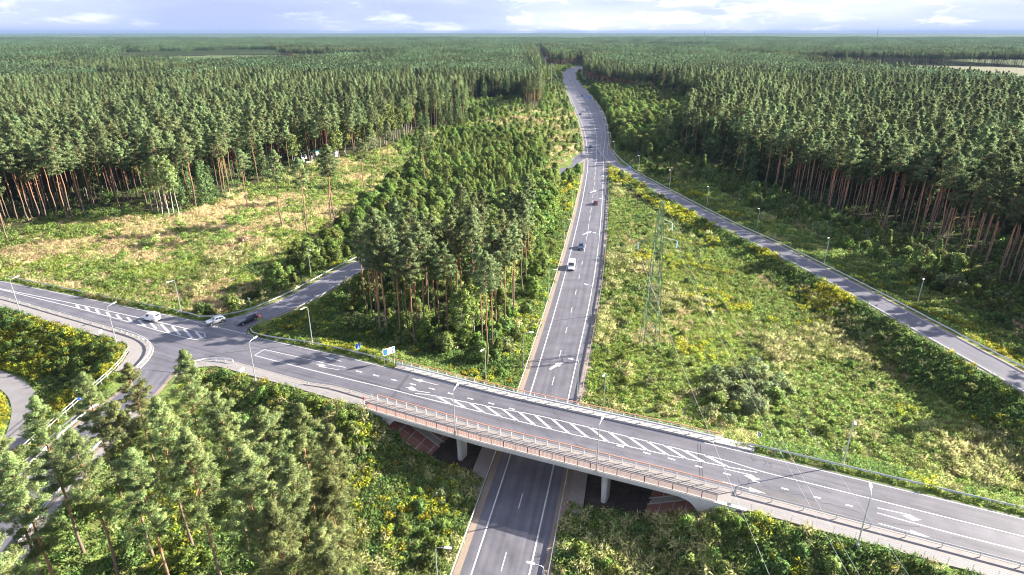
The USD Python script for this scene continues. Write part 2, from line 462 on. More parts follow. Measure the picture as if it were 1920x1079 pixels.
main_road = thing('main_road', 'grey two lane main road running straight under the bridge and into the forest', 'road', kind='structure')
along(MID, MS, OL - 1.5, OR + 1.8, 0.0, 'carriageway', 'asphalt', main_road)
along(MID, MS, OL - 2.5, OL - 1.5, -0.012, 'shoulder', 'gravel', main_road)
along(MID, MS, OR + 1.8, OR + 3.4, -0.012, 'shoulder', 'gravel', main_road)
along(MID, MS, OL - 0.11, OL + 0.11, 0.004, 'edge_line', 'road_paint', main_road)
along(MID, MS, OR - 0.11, OR + 0.11, 0.004, 'edge_line', 'road_paint', main_road)


def main_at(s, f):
    """A point of the main road: s metres along, f from 0 (left line) to 1 (right line)."""
    p = np.stack([np.interp(s, MS, MID[:, k]) for k in range(3)], -1)
    N = nrm2(MID)
    n = np.stack([np.interp(s, MS, N[:, k]) for k in range(2)], -1)
    o = np.interp(s, MS, OL) * (1 - f) + np.interp(s, MS, OR) * f
    p = np.array(p, float)
    p[..., :2] += n * np.asarray(o)[..., None]
    return p


def main_dash(s0, s1, f, w=0.14, name='lane_dash', z=0.004):
    q = np.linspace(s0, s1, max(2, int((s1 - s0) / 3) + 1))
    p = main_at(q, f)
    p[:, 2] = z
    V, F = ribbon(p, w)
    rawpart(name, V, F, 'road_paint', main_road)


def main_s(px, py):
    q = G(px, py)
    return MS[np.argmin(np.linalg.norm(MID[:, :2] - q[:2], axis=1))]


S_fork = main_s(1115, 303)
S_160 = main_s(1092, 490)
s = main_s(975, 943) - 12.1 * 3 - 1.6
while s < S_fork - 4:
    main_dash(s, s + (3.4 if s < S_160 else 8.2), 0.5)
    s += 12.15
S_end = MS[-1]
main_dash(S_fork - 4, S_end - 5, 0.55, 0.2, 'centre_line')
s = S_fork + 4
while s < S_end - 10:
    for f in (0.27, 0.80):
        main_dash(s, s + 5, f, 0.16)
    s += 12
# narrow dark joints across the carriageway
for py in (480, 570, 400):
    s0 = main_s(1085, py)
    L, R = main_at(np.array([s0, s0 + 0.12]), -0.02), main_at(np.array([s0, s0 + 0.12]), 1.02)
    L[:, 2] = R[:, 2] = 0.003
    V, F = strip(L, R)
    rawpart('joint', V, F, 'tar', main_road)


def arrow(poly, z, parent, name='lane_arrow'):
    V, F = flat(Polygon(poly), z)
    rawpart(name, V, F, 'road_paint', parent)


for pts in ([(1029, 692), (1042, 682.5), (1041, 681), (1057, 680), (1048, 688), (1046, 686.5), (1032, 694)],
            [(1092, 440), (1101, 435.6), (1100.4, 434.8), (1110, 434.6), (1104, 438), (1103, 437.2), (1093, 441.2)],
            [(1106, 361.5), (1113, 358), (1112.6, 357.4), (1119, 357.6), (1115, 360.4), (1114, 359.6), (1107, 362.2)]):
    arrow(GL(pts)[:, :2], 0.004, main_road)

# ------------------------------------------------------------------ overpass, slip roads, side road: outlines
farE = GL([(-260, 473), (-80, 510), (0, 526), (213, 569.5), (347, 597)], ZO)
farE2 = GL([(466, 628), (580, 653.5), (640, 666), (960, 748), (1280, 818.5), (1547, 881.5), (1919, 971), (2300, 1064), (2700, 1165)], ZO)
mouthN = GL([(347, 597), (375, 602), (395, 601.5), (421, 598), (445, 593.5), (483, 583)], ZO)      # left side of the slip road's mouth
mouthS = GL([(484, 605), (472, 611), (464, 618), (462.5, 623), (466, 628)], ZO)                        # right side of it
nearL = GL([(-260, 508), (-80, 540), (0, 556.5), (120, 590), (219, 619), (263, 633), (281, 643), (288, 653), (286, 663), (278, 676), (262, 692)], ZO)
nearR = GL([(338, 700), (352, 687), (375, 679), (405, 676), (440, 680), (580, 719)], ZO)
ov_off = 10.2                                                                  # carriageway width over the bridge
farE2s = resample(farE2, 4.0)
nearR2 = offs(farE2s, ov_off)
x580 = G(580, 719, ZO)[0]
nearR2 = nearR2[nearR2[:, 0] > x580 + 3]
nearR = np.vstack([nearR, nearR2])
walkL = GL([(-260, 534), (-80, 560), (0, 575), (56, 594), (186, 631), (232, 644), (241, 652), (242, 662), (232, 678), (214, 698)], ZO)   # outer edge of the footway
walkR = GL([(330, 716), (347, 699), (371, 690), (405, 687), (445, 698), (580, 736)], ZO)
walkR2 = offs(farE2s, 13.75)
walkR2 = walkR2[walkR2[:, 0] > G(580, 737, ZO)[0] + 3]
walkR = np.vstack([walkR, walkR2])
carriage = Polygon(np.vstack([farE, mouthN, mouthS, farE2, nearR[::-1], nearL[::-1]])[:, :2]).buffer(0)
footway = unary_union([Polygon(np.vstack([nearL, walkL[::-1]])[:, :2]).buffer(0), Polygon(np.vstack([nearR, walkR[::-1]])[:, :2]).buffer(0)]).difference(carriage.buffer(0.02))

# slip roads: centre line with level, width
slipL = np.vstack([G(483.5, 594, 6.48), G(560, 561, 6.35), G(655, 508, 5.4), G(800, 436, 3.2), G(930, 378, 1.4), G(1036, 327, 0.45), G(1066, 312, 0.1), G(1098, 287, 0.02)])
slipL = spline(slipL, 2.5)
slipR = np.vstack([G(1128, 262, -0.03), G(1137, 285, -0.01), G(1146, 297, 0.05), G(1168, 316, 0.3), G(1235, 355, 1.0), G(1366, 425, 2.2), G(1447, 463, 2.9), G(1613, 548.5, 4.2), G(1780, 640, 5.3), G(1908, 710, 6.0), G(2150, 850, 6.45)])
slipR = spline(slipR, 2.5)
sideR = np.vstack([G(298, 683, 6.48), G(262, 733, 6.3), G(180, 800, 5.6), G(105, 876, 4.8), G(40, 952, 4.2), G(-60, 1075, 3.6), G(-220, 1290, 3.0)])
sideR = spline(sideR, 2.5)
pathR = np.vstack([G(-150, 680, 1.8), G(-60, 694, 1.7), G(0, 710, 1.6), G(36, 734, 1.5), G(46, 760, 1.5), G(40, 800, 1.4), G(16, 850, 1.4), G(-30, 930, 1.3), G(-120, 1080, 1.2)])
pathR = spline(pathR, 1.5)
W_L, W_R, W_S, W_P = 3.4, 3.2, 3.2, 2.0                                            # half widths

# ------------------------------------------------------------------ ground: levels
bridge_a, bridge_b = G(700, 772, ZO), G(1353, 950, ZO)                            # outer edge, left and right end of the bridge
ax_d = (bridge_b - bridge_a)[:2] / np.linalg.norm((bridge_b - bridge_a)[:2])
ax_n = np.array([ax_d[1], -ax_d[0]])                                           # towards the camera
ov_all = unary_union([carriage, footway]).buffer(0.1)
ba_, bb_ = bridge_a - np.r_[ax_d * 2.4, 0], bridge_b + np.r_[ax_d * 2.4, 0]
cutter_l = Polygon([ba_[:2] + ax_n * 80, ba_[:2] - ax_n * 80, bridge_a[:2] - ax_n * 80 - ax_d * 400, bridge_a[:2] + ax_n * 80 - ax_d * 400])
cutter_r = Polygon([bb_[:2] + ax_n * 80, bb_[:2] - ax_n * 80, bridge_b[:2] - ax_n * 80 + ax_d * 400, bridge_b[:2] + ax_n * 80 + ax_d * 400])
bank_poly = unary_union([ov_all.intersection(cutter_l), ov_all.intersection(cutter_r)]).buffer(1.2)
far_verge = unary_union([LineString(farE[:, :2]).buffer(2.6), LineString(farE2[:, :2]).intersection(unary_union([cutter_l, cutter_r])).buffer(2.2)])
bank_poly = unary_union([bank_poly, far_verge.intersection(unary_union([cutter_l, cutter_r]))])
slip_pts = np.vstack([np.c_[slipL, np.full(len(slipL), W_L + 1.9)], np.c_[slipR, np.full(len(slipR), W_R + 2.0)], np.c_[sideR, np.full(len(sideR), W_S + 3.2)], np.c_[pathR, np.full(len(pathR), W_P + 0.5)]])
slip_tree = cKDTree(slip_pts[:, :2])
main_tree = cKDTree(MID[:, :2])
main_half = np.maximum(-OL, OR) + 4.5


def base_level(x, y):
    d = np.full(np.shape(x), 1e3)
    near = y < 1600
    if np.any(near):
        q, k = main_tree.query(np.c_[x[near], y[near]])
        d[near] = q - main_half[k]
    left = 3.2 * sm(-x, 28, 70) * sm(y, 108, 150) * (1 - 0.6 * sm(y, 300, 600))
    right = 0.8 * sm(x, 60, 110)
    p = np.c_[x, y, np.zeros_like(x)]
    wob = (meshkit.fbm(p * 0.05, 3, 3) - 0.5) * 1.3 + (meshkit.fbm(p * 0.35, 2, 5) - 0.5) * 0.35
    far = (meshkit.fbm(p * 0.0006, 3, 9) - 0.5) * 22 * sm(np.hypot(x, y), 1800, 6000)
    return -0.05 + (left + right + 0.9 + wob) * sm(d, 0.0, 16.0) * 0.9 + far


def ground_exact(x, y):
    x, y = np.asarray(x, float), np.asarray(y, float)
    z = base_level(x, y)
    near = (y < 330) & (np.abs(x) < 330)
    if near.any():
        pts = shapely.points(x[near], y[near])
        d = shapely.distance(bank_poly, pts)
        zn = z[near]
        wob = 0.25 * (meshkit.fbm(np.c_[x[near], y[near], np.zeros(near.sum())] * 0.25, 2, 11) - 0.5)
        zn = np.maximum(zn, np.where(d <= 0, ZO - 0.10, ZO - 0.10 - d * 0.50 + wob * np.minimum(d, 1)))
        q, k = slip_tree.query(np.c_[x[near], y[near]], k=6)
        dd = np.maximum(0, q - slip_pts[k, 3])
        zs = (slip_pts[k, 2] - 0.09 - dd * 0.45).max(1)
        on = q[:, 0] < slip_pts[k[:, 0], 3]
        zn = np.where(on & (d > 0), slip_pts[k[:, 0], 2] - 0.09, np.maximum(zn, zs))
        dm, km = main_tree.query(np.c_[x[near], y[near]])
        zn = np.where(dm < main_half[km] - 1.0, -0.05, zn)
        z[near] = zn
    return z


gx = np.unique(np.r_[np.arange(-170, 170.1, 1.0), 170 + np.cumsum(1.0 * 1.09 ** np.arange(105)), -(170 + np.cumsum(1.0 * 1.09 ** np.arange(105)))])
gy = np.unique(np.r_[np.arange(30, 215.1, 1.0), 215 + np.cumsum(1.0 * 1.05 ** np.arange(150)), 30 - np.cumsum(2 * 1.2 ** np.arange(20))])
gx = gx[np.abs(gx) < 26000]
gy = gy[(gy < 25000) & (gy > -400)]
gy = np.unique(np.r_[gy, np.linspace(max(gy[-1], 5000) + 500, 25000, 60)])
GX, GY = np.meshgrid(gx, gy)
GZ = ground_exact(GX.ravel(), GY.ravel()).reshape(GX.shape)
_gi = RegularGridInterpolator((gy, gx), GZ, bounds_error=False, fill_value=0.0)


def ground(x, y):
    return _gi(np.c_[np.ravel(y), np.ravel(x)]).reshape(np.shape(x))


def at(x, y, h=0.0):
    """Where the photograph's point x, y meets the ground (h metres above it)."""
    z = np.zeros(np.shape(x)) + 1.0
    for _ in range(25):
        q = G(x, y, z)
        z = 0.5 * z + 0.5 * (ground(q[..., 0], q[..., 1]) + h)
    return G(x, y, z)


# ------------------------------------------------------------------ what grows where (outlines of the stands and clearings on the ground)
def zone(pts):
    pts = np.asarray(pts, float)
    return Polygon(at(pts[:, 0], pts[:, 1])[:, :2]).buffer(0)


left_edge = [(-700, 520), (-100, 445), (15, 440), (80, 410), (128, 412), (200, 387), (265, 398), (335, 402), (400, 388), (440, 366), (490, 342), (550, 318), (640, 306), (700, 288), (735, 272), (790, 245), (860, 236), (875, 216), (868, 188), (975, 184), (985, 204), (1008, 206), (1018, 190), (1013, 150), (1011, 134), (1014, 124), (1052, 124)]
right_edge = [(1090, 123.2), (1087, 140), (1092, 152), (1140, 168), (1250, 184), (1330, 217), (1258, 282), (1300, 298), (1400, 344), (1480, 372), (1555, 412), (1640, 428), (1735, 474), (1790, 490), (1845, 516), (1920, 560)]
lw = at(*np.array(left_edge, float).T)[:, :2]
rw = at(*np.array(right_edge, float).T)[:, :2]
OPEN = Polygon(np.vstack([[(-420, 60)], [(-420, lw[0, 1])], lw, rw, [(136, 122)], [(134, 80)], [(140, 10)], [(200, -300)], [(-420, -300)]])).buffer(0)
BOG = zone([(1490, 117.5), (1920, 126), (2200, 134), (2200, 225), (1920, 190), (1760, 167), (1600, 146), (1490, 129)])
GAP1 = zone([(1405, 176), (1500, 196), (1600, 214), (1760, 226), (1900, 226), (1900, 207), (1760, 208), (1600, 197), (1500, 180)])
GAP2 = zone([(560, 110), (720, 112), (720, 108.5), (560, 107)])
GAP3 = zone([(130, 150), (330, 166), (330, 158), (130, 143)])
RIDE = Polygon([(40, 800), (62, 800), (110, 2600), (86, 2600)])
YOUNG_L = zone([(495, 556), (510, 520), (600, 470), (650, 425), (700, 376), (760, 332), (800, 300), (870, 252), (930, 250), (1000, 270), (1028, 302), (1026, 318), (930, 366), (800, 420), (680, 470), (600, 520), (545, 548)])
YOUNG_R = zone([(1108, 168), (1250, 184), (1330, 217), (1262, 280), (1215, 300), (1170, 285), (1150, 262), (1135, 215)])
CLEAR2 = zone([(880, 236), (1010, 212), (1050, 200), (1074, 230), (1080, 280), (1040, 306), (1000, 268), (930, 246)])
GROVE = zone([(668, 592), (700, 552), (780, 524), (880, 503), (985, 492), (1002, 500), (985, 545), (962, 612), (935, 660), (905, 680), (850, 650), (770, 652), (700, 625)])
YOUNG_G = zone([(700, 548), (690, 505), (800, 452), (930, 398), (1030, 345), (1046, 352), (1042, 400), (1012, 462), (1000, 498), (985, 490), (880, 500), (780, 520)])
UNDER_R = Polygon(np.vstack([at(*np.array([(1230, 305), (1300, 330), (1400, 388), (1500, 430), (1640, 490), (1780, 560), (1920, 640), (2100, 740)], float).T)[:, :2],
                            at(*np.array([(2100, 640), (1920, 560), (1790, 490), (1640, 428), (1555, 412), (1480, 372), (1400, 344), (1300, 298), (1258, 282)], float).T)[:, :2]])).buffer(0)
FIELD = zone([(1150, 345), (1215, 380), (1380, 470), (1560, 570), (1740, 680), (1900, 790), (2100, 930), (1760, 900), (1540, 850), (1400, 815), (1300, 790), (1100, 742), (1122, 560), (1140, 420)])
CLEAR1 = zone([(-300, 470), (15, 440), (128, 412), (335, 402), (440, 366), (550, 318), (735, 272), (770, 320), (700, 376), (600, 470), (500, 520), (480, 570), (380, 592), (213, 560), (0, 518), (-300, 470)])
roads_union = unary_union([carriage, footway, LineString(slipL[:, :2]).buffer(W_L + 1.2), LineString(slipR[:, :2]).buffer(W_R + 1.2), LineString(sideR[:, :2]).buffer(W_S + 2.8),
                           LineString(pathR[:, :2]).buffer(W_P + 0.2), Polygon(np.vstack([offs(MID, OL - 2.6)[:, :2], offs(MID, OR + 2.6)[::-1, :2]])).buffer(0)]).buffer(0)
UNDER_B = Polygon([bridge_a[:2] - ax_d * 3 + ax_n * 1.5, bridge_b[:2] + ax_d * 3 + ax_n * 1.5, bridge_b[:2] + ax_d * 3 - ax_n * 17, bridge_a[:2] - ax_d * 3 - ax_n * 17])
inz = lambda poly, x, y: shapely.contains_xy(poly, x, y)


def is_forest(x, y):
    return ~(inz(OPEN, x, y) | inz(BOG, x, y) | inz(GAP1, x, y) | inz(GAP2, x, y) | inz(GAP3, x, y) | inz(RIDE, x, y))


# ground colour: what the soil and the lowest growth have of their own
def ground_tint(x, y):
    n = len(x)
    p = np.c_[x, y, np.zeros(n)]
    a, b = meshkit.fbm(p * 0.09, 4, 21), meshkit.fbm(p * 0.45, 3, 22)
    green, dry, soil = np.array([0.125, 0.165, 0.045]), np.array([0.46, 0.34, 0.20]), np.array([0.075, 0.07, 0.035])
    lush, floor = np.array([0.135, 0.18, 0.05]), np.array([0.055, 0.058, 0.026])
    mixc = lambda A, B, t: A * (1 - t[:, None]) + B * t[:, None]
    c = np.tile(green, (n, 1))
    c = mixc(c, soil, sm(b, 0.5, 0.75) * 0.5)
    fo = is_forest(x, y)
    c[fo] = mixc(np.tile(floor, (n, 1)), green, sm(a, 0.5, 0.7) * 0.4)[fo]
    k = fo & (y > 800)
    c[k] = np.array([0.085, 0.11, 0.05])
    k = inz(CLEAR1, x, y)
    pat = 0.6 * meshkit.fbm(p * np.array([0.05, 0.09, 1]), 3, 31) + 0.4 * b
    ydist = sm(y, 138, 158)
    c[k] = mixc(np.tile(np.array([0.20, 0.235, 0.07]), (n, 1)), dry, sm(pat + 0.05 * ydist, 0.43, 0.6) * 0.9)[k]
    k = inz(CLEAR2, x, y)
    c[k] = mixc(np.tile(green, (n, 1)), dry, sm(pat, 0.4, 0.65) * 0.7)[k]
    k = inz(FIELD, x, y)
    c[k] = mixc(np.tile(np.array([0.19, 0.225, 0.07]), (n, 1)), dry * 0.85, sm(pat, 0.5, 0.68) * 0.6)[k]
    k = inz(BOG, x, y)
    c[k] = np.array([0.15, 0.145, 0.095])
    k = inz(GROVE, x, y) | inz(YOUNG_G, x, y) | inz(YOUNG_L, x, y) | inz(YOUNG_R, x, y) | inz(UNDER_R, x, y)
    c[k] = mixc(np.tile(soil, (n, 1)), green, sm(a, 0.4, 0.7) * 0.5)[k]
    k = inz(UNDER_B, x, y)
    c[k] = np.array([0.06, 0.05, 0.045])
    vg = (y < 330) & (np.abs(x) < 200)
    d = np.full(n, 99.0)
    if vg.any():
        d[vg] = shapely.distance(roads_union, shapely.points(x[vg], y[vg]))
    k = (d < 3.2) & ~inz(UNDER_B, x, y)
    c[k] = mixc(c, lush, np.clip(1.2 - d / 3.0, 0, 1))[k]
    return np.clip(c, 0.01, 0.8)


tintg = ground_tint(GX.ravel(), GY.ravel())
ii = np.arange(GX.size).reshape(GX.shape)
Fg = np.stack([ii[:-1, :-1], ii[:-1, 1:], ii[1:, 1:], ii[1:, :-1]], -1).reshape(-1, 4)
Vg = np.c_[GX.ravel(), GY.ravel(), GZ.ravel()]
# cut away what the roads hide anyway near the bridge is not needed: the ground dips 5 to 10 cm under them
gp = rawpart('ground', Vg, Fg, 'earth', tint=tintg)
tag(gp, 'gently rolling ground of grass, dry clearing and road banks', 'ground', None, 'structure')

# ------------------------------------------------------------------ road surfaces on the banks
over_road = thing('overpass_road', 'grey road crossing over the main road with hatched middle and turning lanes', 'road', kind='structure')
V, F = flat(carriage, ZO)
fe_all = np.vstack([farE, farE2])
tr = cKDTree(resample(fe_all, 0.5)[:, :2])
dd, kk = tr.query(V[:, :2])
# the sheet gets its own along/across coordinates through a denser triangulation
cs = resample(np.vstack([farE, farE2]), 3.0)
grid_pts = []
uvx = V[:, :2] @ ax_n
uvy = V[:, :2] @ ax_d
rawpart('carriageway', V, F, 'asphalt', over_road, uv=np.c_[uvx, uvy])


def slip_surface(name, label, pts, w, mat='asphalt_slip'):
    t = thing(name, label, 'road', kind='structure')
    a = np.r_[0, np.cumsum(np.linalg.norm(np.diff(pts[:, :2], axis=0), axis=1))]
    along(pts, a, -w, w, pts[:, 2], 'carriageway', mat, t)
    return t, a


left_slip, aL = slip_surface('slip_road', 'narrow slip road rising from the main road behind the pine grove to the junction', slipL, W_L)
right_slip, aR = slip_surface('slip_road', 'long slip road in tree shadow along the dark forest edge', slipR, W_R)
side_road, aS = slip_surface('side_road', 'side road leaving the junction downhill past the near pines', sideR, W_S, 'asphalt')
cyc, aP = slip_surface('cycle_path', 'narrow curved grey path below the bank with yellow flowers', pathR, W_P, 'path_asphalt')


def side_strips(t, pts, a, w, lines=(0, 1), gravel=(0.0, 1.0), lo=0, hi=None):
    for sgn in (-1, 1):
        if gravel[0 if sgn < 0 else 1]:
            g = gravel[0 if sgn < 0 else 1]
            o = sorted((sgn * w, sgn * (w + g)))
            along(pts, a, o[0], o[1], pts[:, 2] - 0.012, 'shoulder', 'gravel', t)
        if (0 if sgn < 0 else 1) in lines:
            along(pts[lo:hi], a[lo:hi], sgn * (w - 0.35) - 0.09, sgn * (w - 0.35) + 0.09, pts[lo:hi, 2] + 0.006, 'edge_line', 'road_paint', t)


side_strips(left_slip, slipL, aL, W_L, lo=1, hi=-8, gravel=(0.5, 0.6))
side_strips(right_slip, slipR, aR, W_R, gravel=(0.6, 1.1), lo=8)
side_strips(side_road, sideR, aS, W_S, lo=5, gravel=(0.8, 0.8))

# footway slabs and kerbs
foot = thing('footway', 'pale footway along the near side of the overpass behind the crash barrier', 'footway', kind='structure')
fw = unary_union([g for g in getattr(footway, 'geoms', [footway]) if g.area > 2])
for g in getattr(fw, 'geoms', [fw]):
    ex = trimesh.creation.extrude_polygon(g, 0.34, engine='earcut')
    ex.apply_translation((0, 0, ZO - 0.22))
    part('paving', ex, 'concrete_slab', foot, smooth=False)
for Ln in (nearL, nearR):
    part('kerb', sweep(offs(resample(Ln, 1.5), -0.0), [(-0.09, -0.2), (0.09, -0.2), (0.09, 0.155), (-0.09, 0.155)]), 'concrete', foot, smooth=False)
# footway beside the side road
for sgn, nm in ((-1, 0), (1, 1)):
    Lq, Rq = offs(sideR[6:], sgn * (W_S + 0.9)), offs(sideR[6:], sgn * (W_S + 2.7))
    if sgn < 0:
        Lq, Rq = Rq, Lq
    V, F = strip(Lq, Rq)
    V[:, 2] += 0.02
    rawpart('paving', V, F, 'concrete_slab', foot)

# ------------------------------------------------------------------ painted markings of the overpass
ZM = ZO + 0.004


def oline(pts, w=0.15, name='marking_line', smooth=True, z=ZM):
    q = GL(pts, z)
    q = spline(q, 2.0) if smooth and len(q) > 2 else resample(q, 2.0)
    V, F = ribbon(q, w)
    return rawpart(name, V, F, 'road_paint', over_road)


def oquad(pts, name, z=ZM, mat='road_paint'):
    V, F = flat(Polygon(GL(pts, z)[:, :2]).buffer(0), z)
    return rawpart(name, V, F, mat, over_road)


def ostripe(a, b, w, name, z=ZM):
    q = GL([a, b], z)
    V, F = ribbon(q, w)
    return rawpart(name, V, F, 'road_paint', over_road)


fe_line = offs(resample(farE, 2.0), 0.35)
V, F = ribbon(fe_line, 0.14)
V[:, 2] = ZM
rawpart('edge_line', V, F, 'road_paint', over_road)
fe_line2 = offs(resample(farE2, 2.0), 0.35)
V, F = ribbon(fe_line2, 0.14)
V[:, 2] = ZM
rawpart('edge_line', V, F, 'road_paint', over_road)
oline([(347, 598.5), (375, 603.4), (395, 603), (421, 599.6), (445, 595), (483, 584.6)], 0.13, 'edge_line')
oline([(484, 606.5), (473, 612.2), (465.6, 619), (464.4, 623), (468, 628), (476, 631)], 0.16, 'edge_line')
# hatched island left of the junction
upL = [(-40, 533), (0, 541.5), (67, 555), (150, 572), (233, 590), (300, 605), (343, 615), (372, 622), (384, 625.5), (387, 629), (384, 633), (375, 636.4), (364, 637), (345, 633), (300, 621), (250, 606.5), (160, 582), (83, 563), (0, 543)]
oline(upL, 0.2, 'island_outline')
for a, b in (((143, 571.5), (148, 578)), ((160, 575), (167, 583)), ((180, 580), (187, 590)), ((200, 585), (207, 595)), ((218.5, 590), (228, 601)), ((238.5, 595), (248, 605)), ((260, 600), (272, 612)),
             ((281.5, 605), (293, 616.6)), ((302, 608), (317, 624)), ((323, 612.5), (338, 629)), ((345, 617), (360, 634)), ((366.6, 622), (379, 635))):
    ostripe(a, b, 0.5, 'hatch_stripe')
# give-way teeth at the mouth of the slip road
for i in range(19):
    t0, t1 = i / 19, (i + 0.5) / 19
    p0, p1 = np.array((364, 603)), np.array((462, 627))
    ostripe(p0 + (p1 - p0) * t0, p0 + (p1 - p0) * t1, 0.42, 'give_way_dash')
# turning lane
oline([(478, 667), (640, 708), (726, 728.5), (774, 741), (820, 752.5), (903, 773), (977, 791), (1053, 810), (1140, 829), (1200, 842), (1275, 858), (1387, 880), (1420, 886)], 0.17, 'island_outline')
oline([(495, 655.5), (560, 670), (648, 690.5)], 0.15, 'lane_line')
ostripe((478, 666), (495, 656), 0.15, 'lane_dash')
oline([(778, 738.5), (793, 739), (820, 743.5), (878, 755), (937, 766), (1003, 778.5), (1070, 793.5), (1140, 810), (1190, 822), (1275, 842.5), (1370, 866), (1420, 882), (1520, 907), (1640, 937), (1919, 1006), (2200, 1076)], 0.17, 'island_outline')
Us = np.array([(793, 739), (820, 743.5), (848, 749), (878, 755), (908, 760.5), (937, 766), (971, 772), (1003, 778.5), (1037, 786), (1070, 793.5), (1105, 801.5), (1140, 810), (1175, 818), (1206, 825.6), (1240, 834), (1275, 842.5), (1325, 854.5), (1370, 866)], float)
Ls = np.array([(774, 741), (903, 773), (977, 791), (1053, 810), (1140, 829), (1200, 842), (1275, 858), (1387, 880)], float)
for ux in (820, 848, 881, 911, 942, 973, 1003, 1035, 1069, 1106, 1142, 1178, 1213, 1247, 1280, 1322):
    lx = ux + 24 + (ux - 820) * 0.035
    ostripe((ux, np.interp(ux, Us[:, 0], Us[:, 1]) + 0.3), (lx, np.interp(lx, Ls[:, 0], Ls[:, 1]) - 0.3), 0.42, 'hatch_stripe')
for cx, cy in ((640, 688), (673, 697), (705, 704.5), (739, 713), (774, 721), (810, 729.5), (845, 738.5), (882, 748), (921, 757), (960, 767)):
    ostripe((cx - 5.5, cy - 1.5), (cx + 5.5, cy + 1.3), 0.3, 'lane_dash')
for cx, cy in ((1163, 837), (1212.5, 850), (1259, 861), (1310, 875), (1363, 889), (1417, 903), (1472, 917), (1532, 933), (1592, 948)):
    ostripe((cx - 7, cy - 1.8), (cx + 7, cy + 1.8), 0.3, 'lane_dash')
oline([(1645, 962), (1780, 999), (1919, 1034), (2150, 1094)], 0.17, 'lane_line')
oline([(1150, 700 + 140), (1151, 840.2)], 0.1, 'lane_dash')
fl = offs(resample(nearR2[3:], 2.0), -0.45)


def straight_arrow(tip, tail, w=0.15):
    """An arrow on the road with a long thin shaft."""
    a, b = GL([tip, tail], ZM)[:, :2]
    d = (a - b) / np.linalg.norm(a - b)
    n = np.array([d[1], -d[0]])
    h = a - d * 2.3
    arrow([a, h + n * 0.45, h + n * w / 2, b + n * w / 2, b - n * w / 2, h - n * w / 2, h - n * 0.45], ZM, over_road)


def turn_arrow(head, tail, side, w=0.15):
    """A shaft that bends to one side into a broad head."""
    a, b = GL([head, tail], ZM)[:, :2]
    d = (a - b) / np.linalg.norm(a - b)
    n = np.array([d[1], -d[0]]) * side
    arrow([b + n * w / 2, a - d * .9 + n * w / 2, a - d * 1.0 + n * .45, a - d * 1.35 + n * .45, a - d * .1 + n * 1.15, a + d * 1.0 + n * .45, a + d * .4 + n * .45, a - d * .2 - n * w / 2, b - n * w / 2], ZM, over_road, 'turn_arrow')


straight_arrow((772, 710), (822, 722.5))
turn_arrow((767, 731), (806.5, 737), 1)
straight_arrow((607, 669), (640, 678))
turn_arrow((598, 687.6), (636, 694), 1)
turn_arrow((1413, 892), (1358, 879), 1)
straight_arrow((1437, 926), (1355, 903.5))
turn_arrow((1711, 967), (1645, 952.5), 1)
straight_arrow((1745, 1008), (1647, 981.5))
# tar seams, joints over the bridge ends, a darker mended strip
rng = np.random.default_rng(5)


def crack(pts, w=0.11, mat='tar', jit=0.22):
    q = resample(GL(pts, ZO + 0.003), 0.5)
    q[1:-1, :2] += rng.normal(0, jit, (len(q) - 2, 2)) * 0.5
    V, F = ribbon(q, w)
    rawpart('crack_seal', V, F, mat, over_road)


for pts in ([(620, 698), (700, 719), (760, 735)], [(771, 745), (800, 751), (832, 760)], [(1025, 817), (1041, 822)], [(1080, 832), (1092, 838), (1113, 845)], [(1147, 850), (1168, 854), (1187, 860)],
            [(1382, 896), (1388, 907), (1390, 918), (1402, 908), (1410, 890)], [(1429, 912), (1445, 916)], [(1460, 919), (1500, 928), (1528, 940)], [(1560, 905), (1600, 918)], [(1650, 930), (1700, 945), (1760, 962), (1800, 975)],
            [(1540, 943), (1580, 952), (1612, 962)], [(1410, 855), (1412, 865), (1420, 864)], [(1432, 861), (1437, 867), (1432, 873)], [(1440, 870), (1447, 868), (1445, 876)], [(440, 560 + 70), (470, 641), (520, 655)],
            [(330, 650), (360, 660), (400, 668), (440, 678)], [(280, 590), (300, 600), (330, 611)], [(60, 600 - 30), (110, 582)], [(130, 598), (180, 606)], [(520, 672), (560, 681), (600, 692)], [(700, 750), (740, 760)], [(800, 772), (840, 783), (880, 794)],
            [(1640, 975), (1700, 986), (1725, 988)], [(1785, 1007), (1815, 1015)], [(360, 632), (420, 640), (470, 652)], [(880, 756), (960, 778), (1040, 797), (1130, 822)], [(1480, 900), (1560, 925)]):
    crack(pts)
for a, b in (((765, 702.5), (733, 745)), ((767.5, 703), (736.5, 746)), ((1308, 832), (1313, 902)), ((1313, 833), (1318, 903))):
    q = GL([a, b], ZO + 0.003)
    V, F = ribbon(resample(q, 1.0), 0.15)
    rawpart('bridge_joint', V, F, 'tar', over_road)
plain('mended', (0.085, 0.08, 0.088), 0.7, var=0.15, scale=0.6)
oquad([(1395, 908), (1430, 915), (1520, 941), (1600, 972), (1625, 989), (1590, 984), (1500, 961), (1410, 932)], 'mended_strip', ZO + 0.002, 'mended')

# ------------------------------------------------------------------ the bridge
bridge = thing('bridge', 'low concrete road bridge on two pairs of slim piers over the main road', 'bridge')
fe_b = resample(farE2, 1.0)
def bridge_cut(pts, pad=0.0):
    t = (pts[:, :2] - bridge_a[:2]) @ ax_d
    return pts[(t > -pad) & (t < np.linalg.norm((bridge_b - bridge_a)[:2]) + pad)]


LBR = np.linalg.norm((bridge_b - bridge_a)[:2])
mid_b = bridge_cut(offs(fe_b, 6.05), 3.6)
